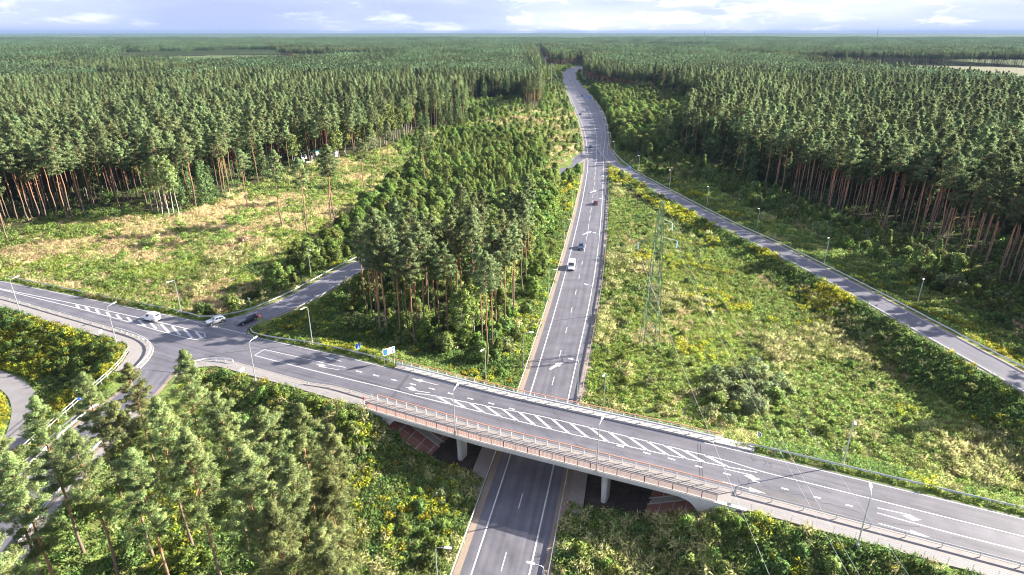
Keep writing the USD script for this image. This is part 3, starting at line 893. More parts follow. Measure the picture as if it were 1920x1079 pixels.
# deck: a flat slab on a trough of two deep beams
part('deck', sweep(mid_b, [(-8.0, -0.30), (-6.9, -0.42), (-5.2, -1.05), (-2.2, -1.05), (-1.6, -0.5), (1.6, -0.5), (2.2, -1.05), (5.2, -1.05), (6.9, -0.42), (8.0, -0.30), (8.0, -0.13), (-8.0, -0.13)]), 'concrete_white', bridge, smooth=False)
part('edge_beam', sweep(mid_b, [(7.35, -0.5), (7.95, -0.5), (7.95, 0.16), (7.35, 0.16)], 0.003), 'concrete_white', bridge, smooth=False)
part('edge_beam', sweep(mid_b, [(-8.05, -0.5), (-6.35, -0.5), (-6.35, 0.16), (-8.05, 0.16)], 0.003), 'concrete_white', bridge, smooth=False)
foot1, foot2 = G(862, 864, 0.0), G(1131, 944, 0.0)
for f0 in (foot1, foot2):
    for back in (0.0, 7.2):
        c = f0[:2] - ax_n * back
        # pier: an oblong leaf with round ends, a little narrower at the foot
        def ring(z, k):
            a = np.linspace(0, 2 * np.pi, 24, endpoint=False)
            u = np.c_[np.cos(a) * 0.55 * k, np.sin(a) * 0.55 * k + np.where(np.sin(a) > 0, 0.75, -0.75) * k]
            xy = c + u[:, :1] * ax_d + u[:, 1:] * ax_n - ax_n * 1.0
            return np.c_[xy, np.full(24, z)]
        part('pier', hull(np.vstack([ring(-0.4, 0.86), ring(ZO - 0.55, 1.05)])), 'concrete_white', bridge, smooth=30)
# wing walls with a curved soffit at both ends of both sides
for end, sg in ((bridge_a, 1), (bridge_b, -1)):
    for side_o, nm in ((13.75, 1), (-1.7, -1)):
        e = bridge_a[:2] + (end[:2] - bridge_a[:2])
        e = e + ax_n * (side_o - 13.75)
        xs = np.linspace(-3.0, 5.5, 30)
        lowz = ZO - 0.45 - 2.0 * np.clip((5.2 - xs) / 2.4, 0, 1) ** 2
        prof = np.vstack([np.c_[xs, lowz], [(5.5, ZO - 0.12), (-3.0, ZO - 0.12)]])
        ex = trimesh.creation.extrude_polygon(Polygon(prof).buffer(0), 0.5, engine='earcut')
        V = np.array(ex.vertices)
        xy = e + sg * V[:, :1] * ax_d - nm * (V[:, 2:3] + 0.02) * ax_n
        ex = trimesh.Trimesh(np.c_[xy, V[:, 1]], ex.faces, process=False)
        ex.fix_normals()
        part('wing_wall', ex, 'concrete_white', bridge, smooth=False)
# abutment walls under the deck ends
for end, sg in ((bridge_a, 1), (bridge_b, -1)):
    c = end[:2] - ax_d * sg * 0.3 - ax_n * 7.7
    b = trimesh.creation.box((1.0, 15.0, 2.6))
    M = np.eye(4)
    M[:2, 0], M[:2, 1], M[:3, 3] = ax_d, ax_n, (c[0], c[1], ZO - 1.85)
    b.apply_transform(M)
    part('abutment', b, 'concrete', bridge, smooth=False)


# paved slopes under the side spans: red panels with pale joints, in two fields with a drain between
def paved_slope(corners, nu, nv, label):
    """corners: top-left, top-right, bottom-right, bottom-left as points of the ground, lifted off it."""
    t = thing('paved_slope', label, 'slope paving')
    A, B, C, D = [np.asarray(c, float) for c in corners]
    q = lambda u, v: (A * (1 - u) + B * u) * (1 - v) + (D * (1 - u) + C * u) * v
    nrm = np.cross(B - A, D - A)
    nrm /= np.linalg.norm(nrm)
    if nrm[2] < 0:
        nrm = -nrm
    def slab(u0, u1, v0, v1, lo, hi):
        b = [q(u, v) for u, v in ((u0, v0), (u1, v0), (u1, v1), (u0, v1))]
        return hull([p + nrm * h for p in b for h in (lo, hi)])
    part('joint_bed', slab(-0.02, 1.02, -0.03, 1.03, -0.4, 0.06), 'concrete', t, smooth=False)
    r = np.random.default_rng(nu * 7 + nv)
    for i in range(nu):
        for j in range(nv):
            g = 0.045
            part('panel', slab((i + g) / nu, (i + 1 - g) / nu, (j + g * 1.3) / nv, (j + 1 - g * 1.3) / nv, -0.05, 0.10 + r.uniform(0, .02)), 'red_paving', t, smooth=False)
    return t


def on_slope(px, py, z):
    return G(px, py, z)


def slope_pt(end, sg, run, o):
    """A point of the cone under the bridge: run metres from the abutment towards the road, o metres from the outer edge inwards."""
    xy = end[:2] + ax_d * sg * run - ax_n * o
    return np.array([xy[0], xy[1], ZO - 0.62 - 0.50 * run])


for end, sg, nm in ((bridge_a, 1, 'left'), (bridge_b, -1, 'right')):
    wd = 'nearer' 
    paved_slope([slope_pt(end, sg, 1.0, -0.6), slope_pt(end, sg, 1.0, 2.9), slope_pt(end, sg, 12.2, 2.9), slope_pt(end, sg, 12.2, -0.6)], 2, 6,
                'red panel paving on the %s bank under the bridge edge, nearer of two strips' % nm)
    paved_slope([slope_pt(end, sg, 1.0, 4.6), slope_pt(end, sg, 1.0, 9.0), slope_pt(end, sg, 12.2, 9.0), slope_pt(end, sg, 12.2, 4.6)], 2, 6,
                'red panel paving on the %s bank further under the bridge, beyond the drain' % nm)
    d = thing('drain_channel', 'dark concrete drain between the red paved strips on the %s bank' % nm, 'drain')
    part('channel', hull([slope_pt(end, sg, r, o) + [0, 0, h] for r in (1.0, 12.6) for o in (3.0, 4.5) for h in (-0.3, 0.02)]), 'concrete', d, smooth=False)
    for o in (3.05, 4.45):
        part('channel_edge', hull([slope_pt(end, sg, r, o + w) + [0, 0, h] for r in (1.0, 12.6) for w in (-.1, .1) for h in (-0.3, 0.12)]), 'concrete_white', d, smooth=False)
    part('step', hull([slope_pt(end, sg, r, o) + [0, 0, h] for r in (1.2, 2.0) for o in (3.2, 4.3) for h in (0.0, 0.1)]), 'concrete', d, smooth=False)
# cobbled aprons beside the road under the bridge
for (px, wl, nm) in ((None, -1, 'left'), (None, 1, 'right')):
    s0, s1 = main_s(900, 960) + 2, main_s(1010, 800) + 6
    q = np.linspace(s0 if wl < 0 else s0, s1 + 4, 10)
    e = main_at(q, 0.0 if wl < 0 else 1.0)
    k = MS.searchsorted(q)
    N = nrm2(MID)[np.clip(k, 0, len(MID) - 1)]
    inner, outer = e.copy(), e.copy()
    inner[:, :2] += N * wl * (2.6 if wl < 0 else 3.4)
    outer[:, :2] += N * wl * (5.2 if wl < 0 else 5.8)
    inner[:, 2] = 0.0
    outer[:, 2] = 0.35
    V, F = strip(*( (outer, inner) if wl < 0 else (inner, outer)))
    t = rawpart('cobbled_apron', V, F, 'cobble')
    tag(t, 'strip of small grey cobbles on the %s of the main road under the bridge' % nm, 'cobbles', None, 'structure')

# ------------------------------------------------------------------ railings, crash barriers, fences
WB = [(0.0, 0.47), (0.05, 0.50), (0.05, 0.56), (0.0, 0.60), (0.0, 0.64), (0.05, 0.68), (0.05, 0.74), (0.0, 0.77), (-0.03, 0.77), (-0.03, 0.47)]


def guardrail(label, pts, side=1, post=4.0, drop=0.0, zfun=None, mat='galvanised'):
    """W-profile crash barrier on posts; side = +1 when the rail bulges to the right of travel."""
    t = thing('crash_barrier', label, 'crash barrier')
    q = resample(spline(pts, 2.0), 2.0)
    if zfun is not None:
        q[:, 2] = zfun(q)
    part('rail', sweep(q, [(side * a, b) for a, b in WB]), mat, t, smooth=False)
    p = resample(q, post)
    N = nrm2(p)
    for i in range(len(p)):
        x, y = p[i, :2] - N[i] * side * 0.09
        part('post', box(x, y, p[i, 2] + 0.22, 0.1, 0.1, 0.98, math.atan2(N[i, 1], N[i, 0])), mat, t, smooth=False)
    return t


def level(q):
    return ground(q[:, 0], q[:, 1]) + 0.02


tube_pr = lambda r, z, n=8: [(r * math.cos(a), z + r * math.sin(a)) for a in np.linspace(0, 2 * np.pi, n, endpoint=False)]


def bridge_barrier(label, pts, topmat='orange_paint', step=2.0):
    t = thing('bridge_barrier', label, 'bridge barrier')
    part('top_rail', sweep(pts, [(-0.07, 0.99), (0.07, 0.99), (0.07, 1.09), (-0.07, 1.09)]), topmat, t, smooth=False)
    part('lower_rail', sweep(pts, tube_pr(0.04, 0.72)), 'galvanised', t)
    part('lower_rail', sweep(pts, tube_pr(0.04, 0.42)), 'galvanised', t)
    p = resample(pts, step)
    N = nrm2(p)
    for i in range(len(p)):
        part('post', box(p[i, 0], p[i, 1], p[i, 2] + 0.5, 0.09, 0.14, 1.0, math.atan2(N[i, 1], N[i, 0])), 'steel_white', t, smooth=False)
    return t


FEB = resample(farE2, 1.0)
near_bar = offs(FEB, 10.6, 0.12)
k0, k1 = G(700, 753, ZO)[0], G(1387, 935, ZO)[0]
nb = near_bar[(near_bar[:, 0] > k0) & (near_bar[:, 0] < k1)]
bridge_barrier('orange topped barrier between the bridge carriageway and the footway', nb)
far_bar = offs(FEB, -1.5, 0.12)
k0, k1 = G(738, 675, ZO)[0], G(1352, 822, ZO)[0]
fb = far_bar[(far_bar[:, 0] > k0) & (far_bar[:, 0] < k1)]
bridge_barrier('orange topped barrier along the far edge of the bridge', fb)
# concrete verge and kerb along the far side of the bridge
Lq = offs(FEB, -1.75)
sel = (Lq[:, 0] > G(745, 690, ZO)[0]) & (Lq[:, 0] < G(1350, 828, ZO)[0])
t = part('bridge_verge', sweep(FEB[sel], [(-2.1, -0.14), (-0.02, -0.14), (-0.02, 0.14), (-2.1, 0.14)], 0.004), 'concrete', None, smooth=False)
tag(t, 'pale raised concrete verge along the far side of the bridge road', 'verge', None, 'structure')
gl = guardrail('crash barrier at the foot of the far orange bridge rail', offs(FEB[sel], -0.75, 0.14), 1, 4.0)
# outer pedestrian railing with red bars
ped = offs(FEB, 13.62, 0.14)
k0, k1 = G(684, 769, ZO)[0], G(1356, 950, ZO)[0]
pr = ped[(ped[:, 0] > k0) & (ped[:, 0] < k1)]
t = thing('pedestrian_railing', 'railing of red upright bars on the outer edge of the bridge footway', 'railing')
part('top_rail', sweep(pr, [(-0.035, 1.02), (0.035, 1.02), (0.035, 1.08), (-0.035, 1.08)]), 'dark_steel', t, smooth=False)
part('bottom_rail', sweep(pr, [(-0.025, 0.10), (0.025, 0.10), (0.025, 0.14), (-0.025, 0.14)]), 'red_bars', t, smooth=False)
p = resample(pr, 2.0)
for q in p:
    part('post', box(q[0], q[1], q[2] + 0.52, 0.07, 0.07, 1.06, 0.4), 'dark_steel', t, smooth=False)
p = resample(pr, 0.13)
N = nrm2(p)
bars = cat_([box(q[0], q[1], q[2] + 0.58, 0.035, 0.06, 0.88, math.atan2(N[i, 1], N[i, 0])) for i, q in enumerate(p)])
tag(part('bars', bars, 'red_bars', t, smooth=False), None, None, None, 'stuff')


def pipe_fence(label, pts, step=2.5, rails=(0.45, 0.75, 1.05), mat='galvanised', r=0.028):
    t = thing('pipe_fence', label, 'pipe fence')
    q = resample(pts, 1.5)
    for z in rails:
        part('rail', sweep(q, tube_pr(r, z, 6)), mat, t)
    for p in resample(pts, step):
        part('post', tube([(p[0], p[1], p[2] - 0.15), (p[0], p[1], p[2] + max(rails))], 0.035, 6), mat, t)
    return t


wl = walkL.copy()
wl[:, 2] = ZO + 0.10
pipe_fence('thin pipe fence on the outer edge of the footway left of the junction', spline(wl[:8], 1.5))
wl2 = resample(np.vstack([walkL[7:], [sideR[14] + [-6.0, 0, 0]]]), 1.5)
wl2[:, 2] = np.linspace(ZO + 0.1, ZO - 0.2, len(wl2))
pipe_fence('pale two rail handrail where the footway bends down beside the side road', wl2, 2.0, (0.5, 1.05), 'steel_white', 0.045)
wr = walkR.copy()
wr[:, 2] = ZO + 0.10
wr = wr[wr[:, 0] < G(684, 765, ZO)[0]]
pipe_fence('thin pipe fence on the outer edge of the footway before the bridge', spline(wr, 1.5))
wr = offs(FEB, 13.6, 0.10)
wr = wr[(wr[:, 0] > G(1360, 950, ZO)[0]) & (wr[:, 0] < 100)]
pipe_fence('thin pipe fence on the outer edge of the footway beyond the bridge', wr)

guardrail('crash barrier between carriageway and footway left of the junction', offs(np.c_[nearL[:6, :2], np.full(6, ZO + .1)], 0.35), -1)
cl = np.c_[nearL[4:, :2], np.full(len(nearL) - 4, ZO + .1)]
guardrail('curved pale crash barrier round the left corner of the side road', offs(spline(cl, 1.0), 0.30), -1, 2.0, mat='steel_white')
cr = np.c_[nearR[:5, :2], np.full(5, ZO + .1)]
guardrail('curved crash barrier round the right corner of the side road', offs(spline(cr, 1.0), 0.30), -1, 2.0, mat='steel_white')
nr = nearR.copy()
nr[:, 2] = ZO + 0.1
sel = (nr[:, 0] > nr[4, 0]) & (nr[:, 0] < nb[0, 0])
guardrail('crash barrier between carriageway and footway from the junction to the bridge', offs(nr[sel], 0.35), -1)
nr2 = offs(FEB, 10.6, 0.1)
nr2 = nr2[(nr2[:, 0] > nb[-1, 0]) & (nr2[:, 0] < 100)]
guardrail('crash barrier between carriageway and footway right of the bridge', nr2, -1)
g1 = np.vstack([offs(farE, -1.6), offs(mouthN, -1.2)[1:], offs(slipL, -(W_L + 0.9))[2:26]])
g1[:, 2] = 0
guardrail('long crash barrier along the far side of the left arm, bending into the slip road', g1, 1, zfun=level)
g2 = np.vstack([offs(slipL, W_L + 0.9)[26:1:-1], GL([(487, 608), (477, 614), (471, 620), (474, 627), (490, 632)], ZO), offs(farE2, -1.5)[1:3], [fb[0] - 1.0 * np.r_[ax_d, 0]]])
guardrail('crash barrier bending from the slip road round the grassy corner to the bridge', g2, 1, zfun=level)
g3 = offs(FEB, -1.5)
g3 = g3[(g3[:, 0] > fb[-1, 0] - 0.5) & (g3[:, 0] < 100)]
guardrail('crash barrier on the grass verge beyond the far end of the bridge', g3, 1, zfun=level)
guardrail('crash barrier in shade on the forest side of the right slip road', offs(slipR, -(W_R + 0.8))[7:], 1, zfun=level)
guardrail('crash barrier on the field side of the right slip road', offs(slipR, W_R + 1.3)[14:], -1, zfun=level)
kL = slice(0, int(np.searchsorted(MS, S_fork - 30)))
guardrail('crash barrier on the left of the main road beside the grove', offs(MID, OL - 2.5)[kL], 1)
guardrail('crash barrier on the right of the main road beside the weedy field', offs(MID, OR + 2.5)[kL], -1)
kF = slice(int(np.searchsorted(MS, S_fork + 18)), len(MS) - 1)
guardrail('far crash barrier on the left of the main road beyond the fork', offs(MID, OL - 2.6)[kF], 1, 6.0)
guardrail('far crash barrier on the right of the main road beyond the fork', offs(MID, OR + 2.2)[kF], -1, 6.0)
guardrail('pale crash barrier on the outer side of the side road behind the near pines', offs(sideR, -(W_S + 0.7))[6:], 1, mat='steel_white')
guardrail('pale crash barrier on the inner side of the side road behind the near pines', offs(sideR, W_S + 0.7)[6:], -1, mat='steel_white')

# ------------------------------------------------------------------ street lamps
def class_prim(name):
    c = stage.CreateClassPrim(f'/World/{name}')
    c.SetTypeName('Xform')
    return c


def make_lamp(h):
    c = class_prim(f'street_lamp_pattern_{int(h)}')
    z = np.linspace(0, h - 0.5, 6)
    part('pole', tube(np.c_[0 * z, 0 * z, z], np.linspace(0.11, 0.07, 6), 8), 'galvanised', c, smooth=60)
    a = np.linspace(0, np.pi / 2, 6)
    arc = np.c_[0.5 - 0.5 * np.cos(a), 0 * a, h - 0.5 + 0.45 * np.sin(a)]
    part('arm', tube(np.vstack([arc, [(1.3, 0, h + 0.08)]]), 0.05, 6), 'galvanised', c, smooth=60)
    part('lamp_head', man2tri(m3.Manifold.batch_hull([m3.Manifold.sphere(0.13, 10).scale((1, 1, .6)).translate((1.25, s * 0.06, h + 0.09)) for s in (-1, 1)] + [m3.Manifold.sphere(0.1, 10).scale((1, 1, .6)).translate((2.0, s * 0.08, h + 0.16)) for s in (-1, 1)])), 'lamp_white', c, smooth=40)
    part('lens', box(1.66, 0, h + 0.03, 0.55, 0.2, 0.05), 'head_lens', c, smooth=False)
    part('base_box', box(0, 0, 0.35, 0.3, 0.3, 0.9), 'galvanised', c, smooth=False)
    return c.GetPath()


LAMP9, LAMP10 = make_lamp(8.6), make_lamp(10.2)
TO_ROAD = math.atan2(-ax_n[1], -ax_n[0])


def lamp(px, py, z, ang, label, cls=None):
    q = G(px, py, z) if z is not None else at(px, py)
    return copy_of(cls or LAMP9, 'street_lamp', label, 'street lamp', q, ang, group='street lamps along the roads')


for px, py, z, lb in ((39, 589, 6.45, 'street lamp by the footway, leftmost of those on the near side of the left arm'), (219, 645, 6.45, 'street lamp by the footway fence left of the curved corner barrier'),
                      (480, 718, 6.4, 'street lamp on the bank between the junction and the bridge footway'), (853, 817, 6.55, 'street lamp on the outer bridge edge over the left piers'),
                      (1118, 887, 6.55, 'street lamp on the outer bridge edge over the right piers'), (1606, 1029, 6.45, 'street lamp on the footway bank right of the bridge, near the frame edge')):
    lamp(px, py, z, TO_ROAD, lb)
for px, py, z, lb in ((341, 590, None, 'street lamp behind the far barrier of the left arm at the clearing'), (586, 645, None, 'street lamp on the grassy corner between slip road and overpass'),
                      (911, 722, None, 'street lamp below the far bridge rail beside the pine grove'), (1131, 772, None, 'street lamp below the far bridge rail beside the weedy field'),
                      (1580, 875, None, 'street lamp on the far verge beside the overpass right of the bridge')):
    lamp(px, py, z, TO_ROAD + math.pi, lb)
lamp(584, 523, None, math.radians(-50), 'street lamp on the clearing side of the left slip road')
lamp(735, 498, None, math.radians(-50), 'street lamp half hidden by the grove on the left slip road')
a_main = math.atan2(*(MID[40, :2] - MID[20, :2])[::-1])
for px, py, lb in ((981, 690, 'street lamp nearest the bridge on the left of the main road'), (1028, 562, 'second street lamp from the bridge on the left of the main road'), (1057, 458, 'third street lamp from the bridge on the left of the main road'), (1072, 395, 'fourth street lamp from the bridge on the left of the main road, by the bushes'),
                   (1083, 282, 'street lamp left of the main road at the mouth of the left slip road'), (822, 1062 + 60, 'street lamp on the left of the main road in front of the bridge')):
    lamp(px, py, None, a_main - math.pi / 2, lb)
for px, py, lb in ((1082, 748, 'street lamp nearest the bridge on the right of the main road'), (1108, 594, 'second street lamp from the bridge on the right of the main road'), (1121, 487, 'third street lamp from the bridge on the right of the main road'), (1131, 415, 'fourth street lamp from the bridge on the right of the main road'), (1134.5, 366, 'fifth street lamp from the bridge on the right of the main road'),
                   (1017, 1160, 'street lamp on the right of the main road in front of the bridge')):
    lamp(px, py, None, a_main + math.pi / 2, lb)
for px, py, lb in ((1717, 580, 'street lamp beside the right slip road, nearest the camera'), (1545, 497, 'second nearest street lamp beside the right slip road'), (1418, 434, 'third nearest street lamp beside the right slip road'), (1325, 388, 'fourth nearest street lamp beside the right slip road'), (1255, 354, 'fifth nearest street lamp beside the right slip road'), (1197, 323, 'sixth nearest street lamp beside the right slip road'), (1151, 294, 'street lamp where the right slip road leaves the main road')):
    lamp(px, py, None, math.radians(-128), lb)
for i, (px, py) in enumerate(((1140.5, 275), (1135, 258), (1132, 243), (1126, 230), (1120, 219), (1115, 209), (1107, 197), (1099, 188))):
    q = at(px + 3, py)
    copy_of(LAMP9, 'street_lamp', 'street lamp in the row along the far main road, number %d beyond the right fork' % (i + 1), 'street lamp', q, math.radians(170), group='street lamps along the far main road')

# ------------------------------------------------------------------ road signs
def sign(label, px, py, z, h, kind, ang, w=0.9, hh=0.9):
    """A post with a plate facing local +x; ang turns it."""
    q = G(px, py, z) if z is not None else at(px, py)
    t = thing('road_sign', label, 'road sign', q, ang)
    part('post', tube([(0, 0, -0.2), (0, 0, h)], 0.04, 8), 'galvanised', t)
    if kind in ('no_entry', 'round'):
        d = trimesh.creation.cylinder(w / 2, 0.03, sections=28)
        d.apply_transform(trimesh.transformations.rotation_matrix(np.pi / 2, (0, 1, 0)))
        d.apply_translation((0.06, 0, h - w / 2))
        part('plate', d, 'sign_red' if kind == 'no_entry' else 'sign_white', t)
        if kind == 'no_entry':
            part('bar', box(0.08, 0, h - w / 2, 0.012, w * 0.72, w * 0.16), 'sign_white', t, smooth=False)
        else:
            d2 = trimesh.creation.cylinder(w / 2 * 0.94, 0.012, sections=28)
            d2.apply_transform(trimesh.transformations.rotation_matrix(np.pi / 2, (0, 1, 0)))
            d2.apply_translation((0.036, 0, h - w / 2))
            part('back', d2, 'sign_back', t)
    elif kind == 'give_way':
        d = trimesh.creation.extrude_polygon(Polygon([(-w / 2, 0), (w / 2, 0), (0, -w * 0.87)]), 0.03)
        V = np.array(d.vertices)
        part('plate', trimesh.Trimesh(np.c_[V[:, 2] + 0.04, V[:, 0], V[:, 1] + h], d.faces), 'sign_back', t, smooth=False)
    elif kind == 'direction':
        part('plate', box(0.06, 0, h - hh / 2, 0.04, w, hh), 'sign_white', t, smooth=False)
        part('field', box(0.085, 0, h - hh / 2, 0.012, w - 0.14, hh - 0.14), 'sign_white', t, smooth=False)
        part('blue_field', box(0.096, w * 0.36, h - hh / 2, 0.012, w * 0.2, hh - 0.2), 'sign_blue', t, smooth=False)
        part('blue_field', box(0.096, -w * 0.30, h - hh / 2, 0.012, w * 0.32, hh - 0.2), 'sign_blue', t, smooth=False)
        part('green_shield', box(0.106, -w * 0.30, h - hh / 2 - 0.06, 0.01, w * 0.16, hh * 0.3), 'sign_green', t, smooth=False)
        a = np.array([(-0.1, -0.3), (0.1, -0.3), (0.1, 0.05), (0.25, 0.05), (0, 0.35), (-0.25, 0.05), (-0.1, 0.05)]) * hh * 0.8
        ex = trimesh.creation.extrude_polygon(Polygon(a), 0.01)
        V = np.array(ex.vertices)
        part('arrow', trimesh.Trimesh(np.c_[V[:, 2] + 0.103, V[:, 0] + w * 0.36, V[:, 1] + h - hh / 2], ex.faces), 'sign_white', t, smooth=False)
        for yy in (-w * 0.4, w * 0.4):
            part('post', tube([(0, yy, -0.2), (0, yy, h - 0.1)], 0.04, 8), 'galvanised', t)
    elif kind == 'blue':
        part('plate', box(0.06, 0, h - hh / 2, 0.03, w, hh), 'sign_white', t, smooth=False)
        part('blue_field', box(0.078, 0, h - hh / 2, 0.012, w - 0.08, hh - 0.08), 'sign_blue', t, smooth=False)
        part('arrow', box(0.088, 0, h - hh / 2, 0.01, w * 0.14, hh * 0.55), 'sign_white', t, smooth=False)
    elif kind == 'back':
        part('plate', box(-0.05, 0, h - hh / 2, 0.03, w, hh), 'sign_back', t, smooth=False)
    return t


FACE_E = math.radians(-22)
sign('small blue and white direction sign on the grassy corner left of the grove', 673, 668, None, 2.9, 'blue', FACE_E - 0.45, 1.1, 1.2)
sign('wide blue and white direction sign in front of the dark grove', 731, 683, None, 3.6, 'direction', FACE_E - 0.55, 2.6, 1.4)
sign('red no entry sign at the mouth of the left slip road', 490, 607, None, 2.4, 'no_entry', math.radians(-115), 0.9)
sign('grey backed give way sign by the clearing above the waiting cars', 470, 578, None, 2.8, 'give_way', math.radians(-120), 1.1)
sign('round pale sign on the footway left of the curved corner barrier', 193, 637, ZO, 2.3, 'round', math.radians(160), 0.85)
sign('pair plate pale sign on the bank right of the junction', 457, 713, None, 2.6, 'back', math.radians(-200), 1.1, 0.8)
sign('tiny blue sign on the verge right of the far bridge rail end', 1423, 826, None, 1.6, 'blue', math.radians(-150), 0.6, 0.8)
sign('blue sign on the grass beside the far start of the right slip road', 1179, 322, None, 3.2, 'blue', math.radians(-110), 1.6, 2.2)
sign('blue sign seen through the pine tops beside the side road', 159, 775, None, 3.6, 'blue', math.radians(-60), 0.8, 0.9)
sign('blue sign behind the lone pine at the corner of the side road', 252, 752, None, 2.6, 'blue', math.radians(-60), 0.8, 0.9)
sign('large blue sign in the row of lamps along the far main road', 1103, 194, None, 7.0, 'blue', math.radians(-95), 3.0, 2.2)
sign('grey sign plate seen from behind below the right wing wall of the bridge', 1362, 975, None, 3.0, 'back', math.radians(70), 0.5, 0.5)

# ------------------------------------------------------------------ lattice pylon and wires
pb = np.array([31.15, 126.4, 0.0])
pb[2] = ground(pb[0], pb[1]) - 0.2
PH = 34.0
pyl = thing('pylon', 'tall green lattice pylon standing in the weedy field', 'pylon', pb, math.radians(3))
zl = [0, 4.2, 8.2, 11.8, 15.0, 17.8, 20.3, 22.6, 24.8, 26.8, 28.7, 30.5, 32.2, PH]
hw = lambda z: 1.75 * (1 - z / PH) ** 0.9 * 0.86 + 0.30
corners = [(1, 1), (-1, 1), (-1, -1), (1, -1)]
for sx, sy in corners:
    part('leg', tube([(sx * hw(z), sy * hw(z), z) for z in zl], 0.075, 5), 'green_paint', pyl, smooth=False)
for i in range(len(zl) - 1):
    for k in range(4):
        a, b = corners[k], corners[(k + 1) % 4]
        z0, z1 = zl[i], zl[i + 1]
        A0, B0, A1, B1 = [np.array((c[0] * hw(z), c[1] * hw(z), z)) for c, z in ((a, z0), (b, z0), (a, z1), (b, z1))]
        part('brace', tube([A0, B1] if (i + k) % 2 else [B0, A1], 0.048, 4), 'green_paint', pyl, smooth=False)
        if i < 5:
            part('brace', tube([B0, A1] if (i + k) % 2 else [A0, B1], 0.04, 4), 'green_paint', pyl, smooth=False)
        part('strut', tube([A1, B1], 0.048, 4), 'green_paint', pyl, smooth=False)
arms = ((-4.3, 25.3), (4.0, 25.3), (2.6, 29.2))
for ax, az in arms:
    arm = part('cross_arm', cat_([tube([(math.copysign(hw(az), ax), s * hw(az), az + dz), (ax, 0, az)], 0.045, 4) for s in (-1, 1) for dz in (0.0, 1.1)]
                                 + [tube([(math.copysign(hw(az), ax) * (1 - f) + ax * f, hw(az) * (1 - f), az + dz * (1 - f)) for f in (0.4,)] + [(math.copysign(hw(az), ax) * 0.6 + ax * 0.4, -hw(az) * 0.6, az)], 0.03, 4) for dz in (0.0,)]), 'green_paint', pyl, smooth=False)
    zs = np.linspace(az - 0.1, az - 1.6, 15)
    ins = tube(np.c_[np.full(15, ax), np.zeros(15), zs], np.where(np.arange(15) % 2, 0.16, 0.06), 8)
    part('insulator', ins, 'insulator', pyl, smooth=False)


def wire(label, p0, p1, sag, r=0.028):
    t = np.linspace(0, 1, 60)[:, None]
    q = np.asarray(p0) * (1 - t) + np.asarray(p1) * t
    q[:, 2] -= sag * 4 * (t * (1 - t))[:, 0]
    tag(part('power_line', tube(q, r, 4), 'wire_metal', None, smooth=False), label, 'power line', 'wires of the lattice pylon')


far_pole = at(1033, 167.5)
for (ax, az), lb in zip(arms, ('from the left arm', 'from the lower right arm', 'from the upper right arm')):
    p0 = pb + [ax, 0, az - 1.65]
    wire('thin wire %s of the green pylon towards the near right' % lb, p0, p0 + [0.5, -260, -1.0], 11.5, 0.014)
    wire('thin wire %s of the green pylon along the far cutting' % lb, p0, far_pole + [ax * 0.5, 0, 26 + (az > 27) * 2.5], 9.0, 0.014)
wire('thin earth wire from the top of the green pylon towards the near right', pb + [0, 0, PH], pb + [3.0, -260, PH - 2], 8.5, 0.012)
wire('thin earth wire from the top of the green pylon along the cutting', pb + [0, 0, PH], far_pole + [0, 0, 31.5], 8.0, 0.012)
for (px, py, h, lb) in ((1033, 167.5, 31, 'pale slim power pole in the cutting left of the far main road'), (1023, 134, 26, 'darker power pole further along the cutting beyond the bend')):
    q = at(px, py)
    t = thing('power_pole', lb, 'power pole', q)
    part('pole', tube([(0, 0, -0.5), (0, 0, h)], [0.42, 0.22], 8), 'concrete', t)
    part('cross_arm', box(0, 0, h - 3.6, 5.0, 0.25, 0.25), 'galvanised', t, smooth=False)
    part('cross_arm', box(0.9, 0, h - 1.2, 2.6, 0.22, 0.22), 'galvanised', t, smooth=False)
    for xx in (-2.3, 2.3, 2.0):
        part('insulator', tube([(xx, 0, h - (3.7 if abs(xx) > 2.1 else 1.3)), (xx, 0, h - (5.0 if abs(xx) > 2.1 else 2.6))], 0.13, 6), 'insulator', t)

